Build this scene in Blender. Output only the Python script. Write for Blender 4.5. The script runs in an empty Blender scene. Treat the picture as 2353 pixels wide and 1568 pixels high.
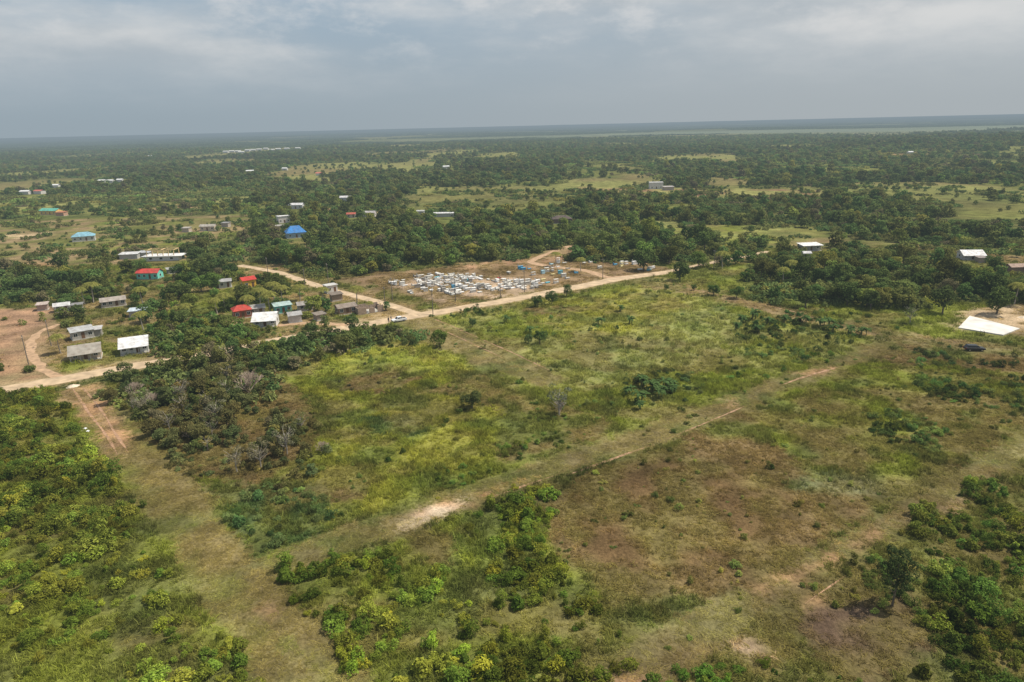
import bpy, bmesh, math, random
import numpy as np
from mathutils import Vector, Matrix
random.seed(7); rng=np.random.default_rng(7)
S=bpy.context.scene; COL=S.collection
# ------------------------------------------------------------------ camera
H=60.0; TH=math.radians(17.5); RO=math.radians(1.363)
Fw=np.array([0,math.cos(TH),-math.sin(TH)]); R0=np.array([1.,0,0]); U0=np.array([0,math.sin(TH),math.cos(TH)])
Rv=math.cos(RO)*R0-math.sin(RO)*U0; Uv=math.cos(RO)*U0+math.sin(RO)*R0
FP=1568.7; CX=1176.5; CY=784.0
cam=bpy.data.cameras.new('camera'); co=bpy.data.objects.new('camera',cam); COL.objects.link(co)
cam.lens=24; cam.sensor_width=36; cam.clip_start=.5; cam.clip_end=120000
co.matrix_world=Matrix(((Rv[0],Uv[0],-Fw[0],0),(Rv[1],Uv[1],-Fw[1],0),(Rv[2],Uv[2],-Fw[2],H),(0,0,0,1)))
S.camera=co
def at(px,py,z=0.):
    d=Fw+(px-CX)/FP*Rv+(CY-py)/FP*Uv
    t=(z-H)/d[2]; return (d[0]*t,d[1]*t)
def proj(X,Y,Z=0.):
    X=np.asarray(X,float);Y=np.asarray(Y,float)
    dz=np.asarray(Z,float)-H+0*X
    zc=X*Fw[0]+Y*Fw[1]+dz*Fw[2]
    zc=np.where(zc<3,3,zc)
    return CX+FP*(X*Rv[0]+Y*Rv[1]+dz*Rv[2])/zc, CY-FP*(X*Uv[0]+Y*Uv[1]+dz*Uv[2])/zc, zc
# ------------------------------------------------------------------ noise
def h2(i,j,s):
    n=(i*374761393+j*668265263+s*1442695041)&0xffffffff
    n=((n^(n>>13))*1274126177)&0xffffffff
    return ((n^(n>>16))&0xffff)/65535.0
def vn(x,y,s=0):
    x=np.asarray(x,float);y=np.asarray(y,float)
    i=np.floor(x).astype(np.int64);j=np.floor(y).astype(np.int64)
    u=x-i;v=y-j;u=u*u*(3-2*u);v=v*v*(3-2*v)
    a=h2(i,j,s);b=h2(i+1,j,s);c=h2(i,j+1,s);d=h2(i+1,j+1,s)
    return (a*(1-u)+b*u)*(1-v)+(c*(1-u)+d*u)*v
def fbm(x,y,s=0,o=4):
    r=0;a=.5;t=0
    for k in range(o):
        r=r+a*vn(x*2**k,y*2**k,s+k*17);t+=a;a*=.5
    return r/t
def inp(px,py,poly):
    out=np.zeros(px.shape,bool)
    P=np.array(poly,float)
    bb=(px>=P[:,0].min())&(px<=P[:,0].max())&(py>=P[:,1].min())&(py<=P[:,1].max())
    if not bb.any(): return out
    x=px[bb];y=py[bb];r=np.zeros(x.shape,bool)
    n=len(P)
    for k in range(n):
        x1,y1=P[k];x2,y2=P[(k+1)%n]
        if y1==y2: continue
        c=((y1>y)!=(y2>y))&(x<(x2-x1)*(y-y1)/(y2-y1)+x1)
        r^=c
    out[bb]=r; return out
def height(X,Y):
    X=np.asarray(X,float);Y=np.asarray(Y,float)
    D=np.hypot(X,Y)
    k=np.clip((D-1200)/2500,0,1)
    z=k*(fbm(X/1500,Y/1500,5,3)-.4)*22+np.clip((D-8000)/12000,0,1)*(fbm(X/5000,Y/5000,9,3)-.35)*60*(.5+.5*np.clip(X/8000,-.6,1))
    z=z+14*np.exp(-(((X-1080)/420)**2+((Y-1350)/500)**2))
    return z
def seg(X,Y,pts):
    best=np.full(np.shape(X),1e9)
    for (ax,ay),(bx,by) in zip(pts[:-1],pts[1:]):
        dx,dy=bx-ax,by-ay;L=dx*dx+dy*dy
        t=np.clip(((X-ax)*dx+(Y-ay)*dy)/L,0,1)
        best=np.minimum(best,np.hypot(X-ax-t*dx,Y-ay-t*dy))
    return best
# ------------------------------------------------------------------ materials
HAZE_PAINT=(.245,.305,.345)
hz=bpy.data.node_groups.new('painted_haze','ShaderNodeTree')  # distance haze painted into every material by position, no air volume
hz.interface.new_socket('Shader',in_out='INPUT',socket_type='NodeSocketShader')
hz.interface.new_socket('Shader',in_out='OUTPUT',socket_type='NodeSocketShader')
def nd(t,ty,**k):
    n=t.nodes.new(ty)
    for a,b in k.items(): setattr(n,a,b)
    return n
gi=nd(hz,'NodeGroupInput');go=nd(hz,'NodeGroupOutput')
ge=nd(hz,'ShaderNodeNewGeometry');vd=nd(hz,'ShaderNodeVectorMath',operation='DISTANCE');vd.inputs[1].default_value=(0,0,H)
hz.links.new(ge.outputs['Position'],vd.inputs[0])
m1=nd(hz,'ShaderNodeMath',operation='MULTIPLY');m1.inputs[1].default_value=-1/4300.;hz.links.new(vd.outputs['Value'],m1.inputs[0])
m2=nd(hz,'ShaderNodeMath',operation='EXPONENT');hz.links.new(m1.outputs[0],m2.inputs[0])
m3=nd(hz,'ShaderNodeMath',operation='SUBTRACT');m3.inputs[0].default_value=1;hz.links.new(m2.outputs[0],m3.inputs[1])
em=nd(hz,'ShaderNodeEmission');em.inputs[0].default_value=(*HAZE_PAINT,1)  # surface glow standing in for light scattered by distant air
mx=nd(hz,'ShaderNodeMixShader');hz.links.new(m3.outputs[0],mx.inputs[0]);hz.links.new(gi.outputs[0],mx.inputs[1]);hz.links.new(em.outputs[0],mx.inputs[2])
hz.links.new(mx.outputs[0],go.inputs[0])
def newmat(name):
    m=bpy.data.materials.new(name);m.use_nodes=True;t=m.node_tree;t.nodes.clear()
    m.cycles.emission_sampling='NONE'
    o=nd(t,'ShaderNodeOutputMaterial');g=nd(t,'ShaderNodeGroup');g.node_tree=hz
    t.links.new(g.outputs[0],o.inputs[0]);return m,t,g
def mixc(t,fac,a,b):
    n=nd(t,'ShaderNodeMix',data_type='RGBA')
    if fac is not None:
        if isinstance(fac,(int,float)): n.inputs[0].default_value=fac
        else: t.links.new(fac,n.inputs[0])
    for i,v in ((6,a),(7,b)):
        if isinstance(v,tuple): n.inputs[i].default_value=(*v[:3],1)
        else: t.links.new(v,n.inputs[i])
    return n.outputs[2]
MC={}
def M(name,col,rough=.8,var=.2,scale=1.5,metal=0,spec=.3,wave=0,stain=0):
    k=(name,col)
    if k in MC: return MC[k]
    m,t,g=newmat(name)
    tc=nd(t,'ShaderNodeTexCoord');no=nd(t,'ShaderNodeTexNoise');no.inputs['Scale'].default_value=scale;no.inputs['Detail'].default_value=6
    t.links.new(tc.outputs['Object'],no.inputs['Vector'])
    ra=nd(t,'ShaderNodeMapRange');ra.inputs[1].default_value=.3;ra.inputs[2].default_value=.7;t.links.new(no.outputs[0],ra.inputs[0])
    c=mixc(t,ra.outputs[0],tuple(x*(1-var) for x in col),tuple(min(.95,x*(1+var)) for x in col))
    if stain:
        n2=nd(t,'ShaderNodeTexNoise');n2.inputs['Scale'].default_value=.9;n2.inputs['Detail'].default_value=8;n2.inputs['Roughness'].default_value=.7;t.links.new(tc.outputs['Object'],n2.inputs['Vector'])
        r2=nd(t,'ShaderNodeMapRange');r2.inputs[1].default_value=.5;r2.inputs[2].default_value=.7;r2.inputs[4].default_value=stain;t.links.new(n2.outputs[0],r2.inputs[0])
        c=mixc(t,r2.outputs[0],c,(.20,.13,.09))
    p=nd(t,'ShaderNodeBsdfPrincipled');t.links.new(c,p.inputs['Base Color']);p.inputs['Roughness'].default_value=rough
    p.inputs['Metallic'].default_value=metal;p.inputs['Specular IOR Level'].default_value=spec
    if wave:
        w=nd(t,'ShaderNodeTexWave');w.inputs['Scale'].default_value=wave;t.links.new(tc.outputs['Object'],w.inputs[0])
        b=nd(t,'ShaderNodeBump');b.inputs['Distance'].default_value=.04;b.inputs['Strength'].default_value=.6;t.links.new(w.outputs[1],b.inputs['Height']);t.links.new(b.outputs[0],p.inputs['Normal'])
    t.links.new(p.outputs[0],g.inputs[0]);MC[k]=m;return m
def leafmat(name,trans=.25,amp=.9,mul=1.):
    m,t,g=newmat(name)
    a=nd(t,'ShaderNodeAttribute',attribute_type='INSTANCER',attribute_name='tint')
    ge=nd(t,'ShaderNodeNewGeometry')
    mr=nd(t,'ShaderNodeMapRange');mr.inputs[3].default_value=mul*(1-amp/2);mr.inputs[4].default_value=mul*(1+amp/2)
    t.links.new(ge.outputs['Random Per Island'],mr.inputs[0])
    v=nd(t,'ShaderNodeVectorMath',operation='SCALE');t.links.new(a.outputs['Color'],v.inputs[0]);t.links.new(mr.outputs[0],v.inputs['Scale'])
    d=nd(t,'ShaderNodeBsdfDiffuse');t.links.new(v.outputs[0],d.inputs[0])
    r=nd(t,'ShaderNodeBsdfTranslucent');t.links.new(v.outputs[0],r.inputs[0])
    x=nd(t,'ShaderNodeMixShader');x.inputs[0].default_value=trans
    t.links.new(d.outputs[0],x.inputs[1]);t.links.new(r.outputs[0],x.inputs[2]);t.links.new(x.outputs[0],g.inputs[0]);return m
LEAF=leafmat('leaves',.35,1.,2.0);GRASS=leafmat('grass_blades',.35,.8,1.);BARK=M('bark',(.16,.13,.09),var=.4,scale=4);PBARK=M('pale_bark',(.36,.32,.27),var=.3,scale=4)
# ------------------------------------------------------------------ helpers
def tag(o,label,cat,group=None,kind=None):
    o['label']=label;o['category']=cat
    if group:o['group']=group
    if kind:o['kind']=kind
    return o
def npmesh(name,V,Fc,mat=None,nper=4):
    me=bpy.data.meshes.new(name);V=np.asarray(V,np.float32);Fc=np.asarray(Fc,np.int32)
    me.vertices.add(len(V));me.vertices.foreach_set('co',V.ravel())
    nf=len(Fc);me.loops.add(nf*nper);me.loops.foreach_set('vertex_index',Fc.ravel())
    me.polygons.add(nf);me.polygons.foreach_set('loop_start',np.arange(nf,dtype=np.int32)*nper)
    me.update(calc_edges=True);me.validate()
    if mat: me.materials.append(mat)
    return me
def ob(name,me,parent=None,loc=None):
    o=bpy.data.objects.new(name,me);COL.objects.link(o)
    if parent:o.parent=parent
    if loc:o.location=loc
    return o
def empty(name,loc,rz=0,sc=1):
    o=bpy.data.objects.new(name,None);COL.objects.link(o);o.location=loc;o.rotation_euler=(0,0,rz)
    o.scale=(sc,)*3 if not isinstance(sc,tuple) else sc
    o.empty_display_size=.2;return o
class B:
    def __init__(s): s.v=[];s.f=[]
    def quad(s,*p):
        n=len(s.v);s.v+=[tuple(q) for q in p];s.f.append(tuple(range(n,n+len(p))));return s
    def box(s,x0,x1,y0,y1,z0,z1):
        n=len(s.v)
        for z in (z0,z1):
            for x,y in ((x0,y0),(x1,y0),(x1,y1),(x0,y1)): s.v.append((x,y,z))
        for f in ((3,2,1,0),(4,5,6,7),(0,1,5,4),(1,2,6,5),(2,3,7,6),(3,0,4,7)): s.f.append(tuple(n+i for i in f))
        return s
    def slab(s,pts,th):
        n=len(s.v);k=len(pts)
        s.v+=[tuple(p) for p in pts]+[(p[0],p[1],p[2]+th) for p in pts]
        s.f.append(tuple(range(n+k-1,n-1,-1)));s.f.append(tuple(range(n+k,n+2*k)))
        for i in range(k):
            j=(i+1)%k;s.f.append((n+i,n+j,n+k+j,n+k+i))
        return s
    def tube(s,pts,rad,seg=7):
        n=len(s.v);P=[Vector(p) for p in pts]
        for i,p in enumerate(P):
            d=(P[min(i+1,len(P)-1)]-P[max(i-1,0)]).normalized()
            a=d.cross(Vector((.13,.95,.2))).normalized();b=d.cross(a)
            for k in range(seg):
                q=2*math.pi*k/seg;s.v.append(tuple(p+(a*math.cos(q)+b*math.sin(q))*rad[i]))
        for i in range(len(P)-1):
            for k in range(seg):
                k2=(k+1)%seg;s.f.append((n+i*seg+k,n+i*seg+k2,n+(i+1)*seg+k2,n+(i+1)*seg+k))
        s.f.append(tuple(n+k for k in range(seg))[::-1]);e=n+(len(P)-1)*seg;s.f.append(tuple(e+k for k in range(seg)));return s
    def mesh(s,name,mat):
        me=bpy.data.meshes.new(name);me.from_pydata(s.v,[],s.f);me.update()
        if mat:me.materials.append(mat)
        return me
    def build(s,name,mat,parent=None):
        return ob(name,s.mesh(name,mat),parent)
# ------------------------------------------------------------------ foliage prototypes
def leaves(C,N,sz,asp=.6,r=rng):
    n=len(C);N=N/np.linalg.norm(N,axis=1,keepdims=True)
    t=np.cross(N,r.normal(size=(n,3)));t/=np.linalg.norm(t,axis=1,keepdims=True);b=np.cross(N,t)
    s=sz[:,None]
    V=np.stack([C-t*s,C-b*s*asp,C+t*s,C+b*s*asp],1).reshape(-1,3)
    return V,np.arange(4*n).reshape(n,4)
def crown(seed,nl,per,leaf,flat=.8,spread=.62,lr=(.32,.5),zc=0.,lo=-.5,asp=.6,loose=1.15):
    r=np.random.default_rng(seed)
    c=r.normal(size=(nl,3));c/=np.linalg.norm(c,axis=1,keepdims=True);c*=(r.random((nl,1))**.45)*spread
    c[:,2]=np.maximum(c[:,2],lo)*flat;R=r.uniform(lr[0],lr[1],nl)
    Cs=[];Ns=[]
    for k in range(nl):
        d=r.normal(size=(per,3));d/=np.linalg.norm(d,axis=1,keepdims=True);d[:,2]=np.where(r.random(per)<.6,np.abs(d[:,2]),d[:,2])
        p=c[k]+d*R[k]*r.uniform(.72,loose,(per,1))*np.array([1,1,.85])
        keep=np.ones(per,bool)
        for j in range(nl):
            if j!=k: keep&=(np.linalg.norm(p-c[j],axis=1)>R[j]*.72)
        Cs.append(p[keep]);Ns.append((d*.8+r.normal(size=(per,3))*.5+np.array([0,0,.6]))[keep])
    C=np.concatenate(Cs);N=np.concatenate(Ns);C[:,2]+=zc
    return leaves(C,N,leaf*r.uniform(.6,1.3,len(C)),asp,r)
def crownmesh(name,*a,**k):
    V,F=crown(*a,**k);return npmesh(name,V,F,LEAF)
FL=[.75,.9,.65,1.05,.8,.7];ZC=[1.0,1.1,.9,1.25,1.05,.9]
TREE_C=[crownmesh('crown',10+i,15+i%4,150,.078,flat=FL[i],spread=.74,lr=(.24,.44),zc=ZC[i]) for i in range(6)]
SPARSE_C=[crownmesh('crown',40+i,12,46,.065,flat=1.,spread=.9,lr=(.16,.32),zc=1.45) for i in range(2)]
TALL_C=crownmesh('crown',61,26,150,.06,flat=1.75,spread=.85,lr=(.24,.42),zc=1.75,lo=-.8)
def trunkmesh(seed,h,mat,limbs=6,r0=.075,reach=.55):
    r=random.Random(seed);b=B()
    b.tube([(0,0,-.05),(r.uniform(-.04,.04),r.uniform(-.04,.04),h*.4),(r.uniform(-.06,.06),r.uniform(-.06,.06),h)],[r0,r0*.7,r0*.3])
    for k in range(limbs):
        a=k*2.4+r.random();z=h*r.uniform(.3,.8);L=reach*r.uniform(.7,1.1)
        b.tube([(0,0,z),(math.cos(a)*L*.5,math.sin(a)*L*.5,z+L*.35),(math.cos(a)*L,math.sin(a)*L,z+L*.75)],[r0*.42,r0*.28,r0*.1],5)
    return b.mesh('trunk',mat)
TREE_T=[trunkmesh(i,ZC[i],BARK) for i in range(6)]
SP_T=[trunkmesh(70+i,1.6,PBARK,18,.06,.85) for i in range(2)];TALL_T=trunkmesh(90,2.2,BARK,9)
SHRUB=[crownmesh('shrub',100+i,[11,13,15,9,16,12,8,14][i],[85,85,70,95,95,60,90,75][i],[.098,.085,.11,.14,.07,.12,.10,.09][i],flat=[.7,.6,.5,.9,.7,1.2,.8,.45][i],spread=[.72,.8,.95,.6,.75,.7,.62,1.][i],lr=[(.24,.44),(.2,.4),(.14,.32),(.28,.46),(.22,.4),(.16,.34),(.28,.5),(.12,.34)][i],zc=[.4,.38,.26,.5,.42,.6,.42,.22][i],lo=-.3,asp=[.6,.6,.5,.75,.6,.35,.6,.45][i],loose=[1.15,1.2,1.5,1.15,1.1,1.5,1.15,1.6][i]) for i in range(8)]
def wholetree(i):
    V,F=crown(200+i,10+i%4,62,.125,flat=[.75,.9,.65,1.1,.8][i],spread=.7,lr=(.28,.47),zc=[.9,1.0,.8,1.2,.95][i])
    return npmesh('tree_part',V,F,LEAF)
FARTREE=[wholetree(i) for i in range(5)]
CLUMP=[]
for i in range(4):
    r=np.random.default_rng(300+i);Cs=[];Ns=[]
    for k in range(24):
        c=np.array([*r.uniform(-1,1,2),r.uniform(.02,.16)]);d=r.normal(size=(24,3));d/=np.linalg.norm(d,axis=1,keepdims=True);d[:,2]=abs(d[:,2])
        Cs.append(c+d*r.uniform(.12,.26));Ns.append(d+r.normal(size=(24,3))*.4+np.array([0,0,.4]))
    C=np.concatenate(Cs);V,F=leaves(C,np.concatenate(Ns),r.uniform(.05,.1,len(C)),.7,r);CLUMP.append(npmesh('clump',V,F,LEAF))
def tuft(i,n=24,spread=.55,lean=.7,wd=.032):
    r=np.random.default_rng(400+i);V=[];F=[]
    for k in range(n):
        a=r.uniform(0,6.28);q=r.random()**.6*spread;b=np.array([math.cos(a)*q,math.sin(a)*q,0]);h=r.uniform(.4,1.);d=r.normal(size=2)*lean*.5
        w=r.uniform(0,6.28);wv=np.array([math.cos(w),math.sin(w),0])*wd*r.uniform(.7,1.5)
        m=b+np.array([d[0]*.35,d[1]*.35,h*.6]);t=b+np.array([d[0],d[1],h*.92])
        j=len(V);V+=[b-wv,b+wv,m+wv*.9,m-wv*.9,t+wv*.2,t-wv*.2];F+=[(j,j+1,j+2,j+3),(j+3,j+2,j+4,j+5)]
    return npmesh('tuft',np.array(V),np.array(F),GRASS)
TUFT=[tuft(i) for i in range(4)]
def palm():
    r=random.Random(5);b=B();b.tube([(0,0,-.1),(.25,.05,2),(.35,.1,4.2),(.3,.12,6)],[.2,.15,.12,.1]);tr=b.mesh('trunk',PBARK)
    c=B()
    for k in range(20):
        a=k*2.399;up=r.uniform(.1,1.0);L=r.uniform(2.6,3.4);dx,dy=math.cos(a),math.sin(a);P=[]
        for s in range(9):
            t=s/8;P.append(Vector((.3+dx*L*t*math.cos(up*.6),.12+dy*L*t*math.cos(up*.6),6+up*2.2*t-(1.2+up*1.6)*t*t*1.1)))
        sd=Vector((-dy,dx,0))
        for s in range(8):
            for h in range(3):
                q=P[s].lerp(P[s+1],h/3);q2=P[s].lerp(P[s+1],h/3+.3);w=.75*math.sin(math.pi*min(1,(s+h/3)/8*.9+.12))
                for sg in (-1,1):
                    e=q+sd*sg*w+(P[s+1]-P[s])*.6+Vector((0,0,-.28*w));c.quad(q,q2,e+(q2-q)*.4,e)
    return tr,c.mesh('crown',LEAF)
PALM_T,PALM_C=palm()
def banana(i):
    r=random.Random(50+i);c=B();tb=B()
    for st in range(3):
        ox,oy=r.uniform(-.7,.7),r.uniform(-.7,.7);hh=r.uniform(1.2,1.8);tb.tube([(ox,oy,-.05),(ox,oy,hh)],[.13,.08],6)
        for k in range(8):
            a=k*2.3+r.random();L=r.uniform(1.4,2.1);dx,dy=math.cos(a),math.sin(a);up=r.uniform(.5,1.3);pp=None
            for s in range(7):
                t=s/6;w=.3*math.sin(math.pi*min(.97,t*.85+.12));p=Vector((ox+dx*L*t*.85,oy+dy*L*t*.85,hh+up*1.5*t-1.5*t*t));sd=Vector((-dy,dx,.2))*w
                if pp: c.quad(pp[0],pp[1],p+sd,p);c.quad(pp[0],p,p-sd,pp[2])
                pp=(p,p+sd,p-sd)
    return c.mesh('leaf_fan',LEAF),tb.mesh('stem',M('banana_stem',(.16,.17,.07)))
BAN_=[banana(i) for i in range(3)]
def baretree():
    r=random.Random(9);b=B()
    def br(p,d,L,rad,lv):
        q=p+d*L;b.tube([p,p+d*L*.5+Vector((r.uniform(-.05,.05),)*3),q],[rad,rad*.8,rad*.55],5)
        if lv:
            for k in range(4):
                br(q if k else p+d*L*.7,(d+Vector((r.uniform(-.8,.8),r.uniform(-.8,.8),r.uniform(-.1,.5)))).normalized(),L*.68,rad*.5,lv-1)
    for k in range(6):br(Vector((0,0,0)),Vector((r.uniform(-.6,.6),r.uniform(-.6,.6),1)).normalized(),1.7,.15,3)
    return b.mesh('branches',M('grey_dead_wood',(.42,.33,.26),var=.2))
BARE=baretree()
# ------------------------------------------------------------------ roads
def W(pts): return [at(*p) for p in pts]
MAIN=W([(-500,990),(0,898),(400,826),(880,739),(1200,685),(1420,641),(1530,626)])
MAIN2=W([(1500,631),(1620,607),(1700,592),(1765,578)])
SIDE=W([(975,727),(905,704),(820,681),(740,661),(640,626),(550,610)])
SIDE2=W([(1530,626),(1400,640),(1345,622),(1260,612),(1215,603),(1245,588),(1310,565)])
VIL=W([(800,747),(700,742),(600,752),(540,745),(490,722)])
VIL2=W([(150,872),(100,850),(72,812),(66,790),(85,765),(135,745)])
ROADS=[MAIN,MAIN2,SIDE,SIDE2,VIL,VIL2]
# ------------------------------------------------------------------ ground colours
GM=(.135,.145,.042);GD=(.085,.10,.032);GY=(.25,.245,.052);GB=(.18,.20,.04);GP=(.23,.228,.08)
BR=(.16,.115,.055);RB=(.135,.088,.042);TAN=(.25,.185,.10);OR=(.40,.24,.13);SAND=(.5,.38,.24);PALE=(.62,.52,.40);BG=(.08,.12,.045);OL=(.15,.125,.048)
E=-500;Q=2850;Z=2200
TRK=[(.18,.18,.062),(.22,.18,.088),(.20,.18,.08),(.205,.17,.08)]
GZ=[ # polygon in photo coordinates dropped onto the ground plane, two colours, noise scale
 ([(E,560),(700,560),(900,620),(960,720),(235,858),(E,1000)],GM,TAN,14),
 ([(E,460),(250,452),(520,430),(600,440),(560,470),(300,492),(E,505)],GM,GP,22),
 ([(E,525),(150,505),(560,495),(600,520),(540,560),(200,600),(E,610)],GM,TAN,18),
 ([(20,540),(110,535),(100,552),(30,556)],TAN,SAND,9),([(200,575),(420,540),(560,520),(580,530),(420,560),(230,590)],GB,TAN,12),
 ([(550,515),(600,520),(610,545),(570,548)],OR,TAN,8),([(300,482),(430,470),(480,480),(330,492)],TAN,OR,12),
 ([(40,605),(130,600),(150,612),(60,620)],OR,TAN,8),([(730,478),(900,486),(900,496),(740,490)],OR,TAN,12),
 ([(230,610),(420,600),(520,625),(300,640)],GB,GM,10),([(380,690),(520,660),(640,655),(700,670),(560,700),(420,712)],GB,GM,9),
 ([(100,850),(170,790),(420,770),(360,820),(200,862)],GB,TAN,7),
 ([(E,715),(60,708),(125,712),(150,745),(130,775),(110,800),(115,850),(165,872),(E,1000)],(.34,.21,.125),(.19,.15,.08),6),
 ([(0,708),(118,708),(100,790),(60,830),(0,815)],(.25,.16,.105),(.42,.26,.16),3),
 ([(1340,430),(1600,432),(1900,438),(1890,462),(1600,460),(1360,447)],(.22,.13,.08),GP,20),
 ([(1460,505),(1700,520),(1900,530),(1900,560),(1700,560),(1480,532)],GB,GP,25),
 ([(1880,386),(2000,384),(2010,398),(1890,400)],GB,GP,25),([(1990,362),(2100,355),(2120,368),(2010,372)],TAN,OR,20),([(1330,372),(1500,376),(1480,386),(1340,384)],GM,GP,20),
 ([(1500,640),(1560,618),(1700,610),(1760,650),(1700,690),(1560,665)],GB,GM,14),
 ([(1740,575),(1900,560),(2140,590),(Q,640),(Q,600),(2100,560),(1900,545)],GM,TAN,14),
 ([(1880,600),(2210,600),(2200,622),(1900,618)],TAN,BR,10),
 ([(1900,700),(2170,690),(Q,700),(Q,850),(2060,770),(1700,690)],GM,GB,9),
 ([(770,640),(1060,610),(1230,590),(1310,562),(1330,575),(1260,600),(1500,600),(1530,622),(960,716),(880,700),(840,660)],(.26,.18,.105),BR,8),
 ([(890,655),(1040,625),(1200,640),(1260,655),(1180,682),(1000,690)],(.44,.33,.24),TAN,5),
 ([(820,655),(880,665),(1000,692),(1180,686),(960,716),(880,700)],GM,TAN,6),
 ([(1040,610),(1235,588),(1300,566),(1310,600),(1290,625),(1200,610),(1100,622)],(.34,.21,.125),TAN,6),
 ([(960,730),(1520,640),(1620,680),(2080,775),(1850,850),(1455,990),(1110,850)],GP,GB,11),
 ([(1180,700),(1330,690),(1480,655),(1620,690),(1560,760),(1300,770)],(.24,.235,.08),GY,9),
 ([(1500,740),(1640,700),(1760,760),(1600,840),(1380,880),(1250,840)],GP,(.20,.215,.075),8),
 ([(1200,705),(1330,705),(1290,730),(1190,730)],BR,GM,5),
 ([(1450,652),(1530,640),(1700,685),(2070,765),(Q,860),(Q,900),(2060,795),(1650,692)],TAN,TRK[2],7),
 ([(2210,715),(2353,695),(Q,700),(Q,760),(2320,772),(2180,755)],(.5,.38,.25),TAN,5),
 ([(235,885),(890,748),(1455,990),(590,1278)],GB,GM,9),
 ([(700,830),(880,775),(960,775),(1110,850),(960,905),(800,950),(690,905)],GY,GB,7),
 ([(730,880),(880,850),(990,855),(900,900),(760,905)],GM,BR,4),
 ([(960,905),(1110,855),(1440,985),(1290,1030),(1150,1060)],(.19,.15,.064),GM,7),
 ([(820,960),(960,905),(1150,930),(1150,1060),(1000,1090),(900,1030)],GY,GB,7),
 ([(620,1060),(790,980),(1000,1110),(860,1180),(700,1230)],GY,GB,8),
 ([(700,1120),(860,1120),(840,1150),(700,1170)],RB,GM,4),
 ([(830,965),(930,960),(1000,985),(940,1005),(850,990)],GM,BG,4),
 ([(540,1120),(640,1090),(760,1150),(740,1220),(600,1270),(540,1200)],BG,GM,4),
 ([(240,900),(600,840),(690,900),(740,1020),(580,1120),(430,1100)],OL,BR,5),
 ([(900,742),(965,722),(1015,738),(1320,872),(1240,892),(1120,845)],TRK[3],(.16,.145,.058),6),
 ([(1455,1000),(2060,790),(Q,870),(Q,760),(2353,985),(1750,1330),(1350,1500),(1240,1170)],GM,BR,9),
 ([(1700,940),(2000,830),(2353,860),(Q,880),(Q,940),(2353,980),(2100,1110),(1850,1060)],GB,OL,10),
 ([(1240,1170),(1380,1070),(1560,1020),(1800,1060),(1940,1150),(1850,1290),(1650,1370),(1400,1350),(1270,1260)],OL,BR,9),
 ([(1270,1160),(1400,1085),(1560,1040),(1740,1080),(1820,1150),(1720,1270),(1550,1320),(1400,1300),(1300,1230)],RB,OL,7),
 ([(1780,1120),(1960,1080),(2110,1110),(2090,1140),(1900,1140)],(.18,.20,.11),GM,4),
 ([(640,1340),(1100,1160),(1240,1160),(1300,1300),(1480,1450),(1300,1700),(1200,Z),(850,Z),(860,1568)],GB,GM,6),
 ([(880,1240),(1050,1190),(1040,1330),(930,1340)],GB,OL,5),
 ([(E,890),(130,890),(200,1000),(300,1130),(380,1250),(470,1400),(600,1568),(600,Z),(E,Z)],GB,GM,6),
 ([(1450,1500),(1900,1280),(2140,1190),(Q,880),(Q,Z),(1450,Z)],OL,GM,7),
 ([(1850,1400),(2100,1360),(2150,1480),(1980,1600),(1850,1500)],(.14,.095,.065),OL,4),
 ([(130,895),(240,880),(420,1090),(590,1285),(700,1400),(860,1568),(900,Z),(560,Z),(600,1568),(470,1400),(380,1250),(300,1130),(200,1000)],TRK[0],(.20,.16,.07),8),
 ([(130,895),(230,885),(290,1000),(310,1060),(230,1030)],TAN,OR,4),
 ([(590,1278),(1455,985),(1850,850),(2000,790),(2080,785),(1910,868),(1480,1035),(1100,1155),(640,1335)],TRK[1],(.16,.15,.058),6),
 ([(1250,Z),(1350,1568),(1500,1440),(1750,1330),(2100,1150),(2353,985),(Q,750),(Q,900),(2353,1060),(2130,1200),(1900,1290),(1700,1450),(1560,1568),(1500,Z)],TRK[2],(.17,.13,.065),7),
 ([(885,1196),(1000,1150),(1075,1138),(1085,1158),(1000,1185),(925,1215)],PALE,OR,3),
 ([(1040,1150),(1200,1100),(1230,1090),(1220,1110),(1080,1160)],OR,GM,3),
 ([(570,1388),(610,1385),(630,1412),(590,1415)],OR,TAN,2),([(600,1410),(650,1440),(740,1568),(690,1568)],(.20,.155,.075),TRK[0],3),([(1340,1590),(1420,1535),(1520,1550),(1530,1600)],OR,TAN,3),
 ([(1650,1475),(1700,1465),(1770,1480),(1720,1505)],(.36,.26,.19),TAN,3),
 ([(1800,862),(1870,850),(1950,838),(1900,862)],TAN,OR,3),([(1640,935),(1700,915),(1690,940)],OR,TAN,3),
 ([(1700,1352),(1900,1268),(2060,1193),(2075,1205),(1910,1287),(1740,1360)],OR,TRK[2],3),
 ([(1840,1392),(1900,1345),(1960,1308),(1970,1318),(1910,1358),(1850,1400)],OR,TRK[2],3),
 ([(2150,1180),(2230,1120),(2250,1130),(2180,1185)],(.22,.12,.085),TAN,3),
]
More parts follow.
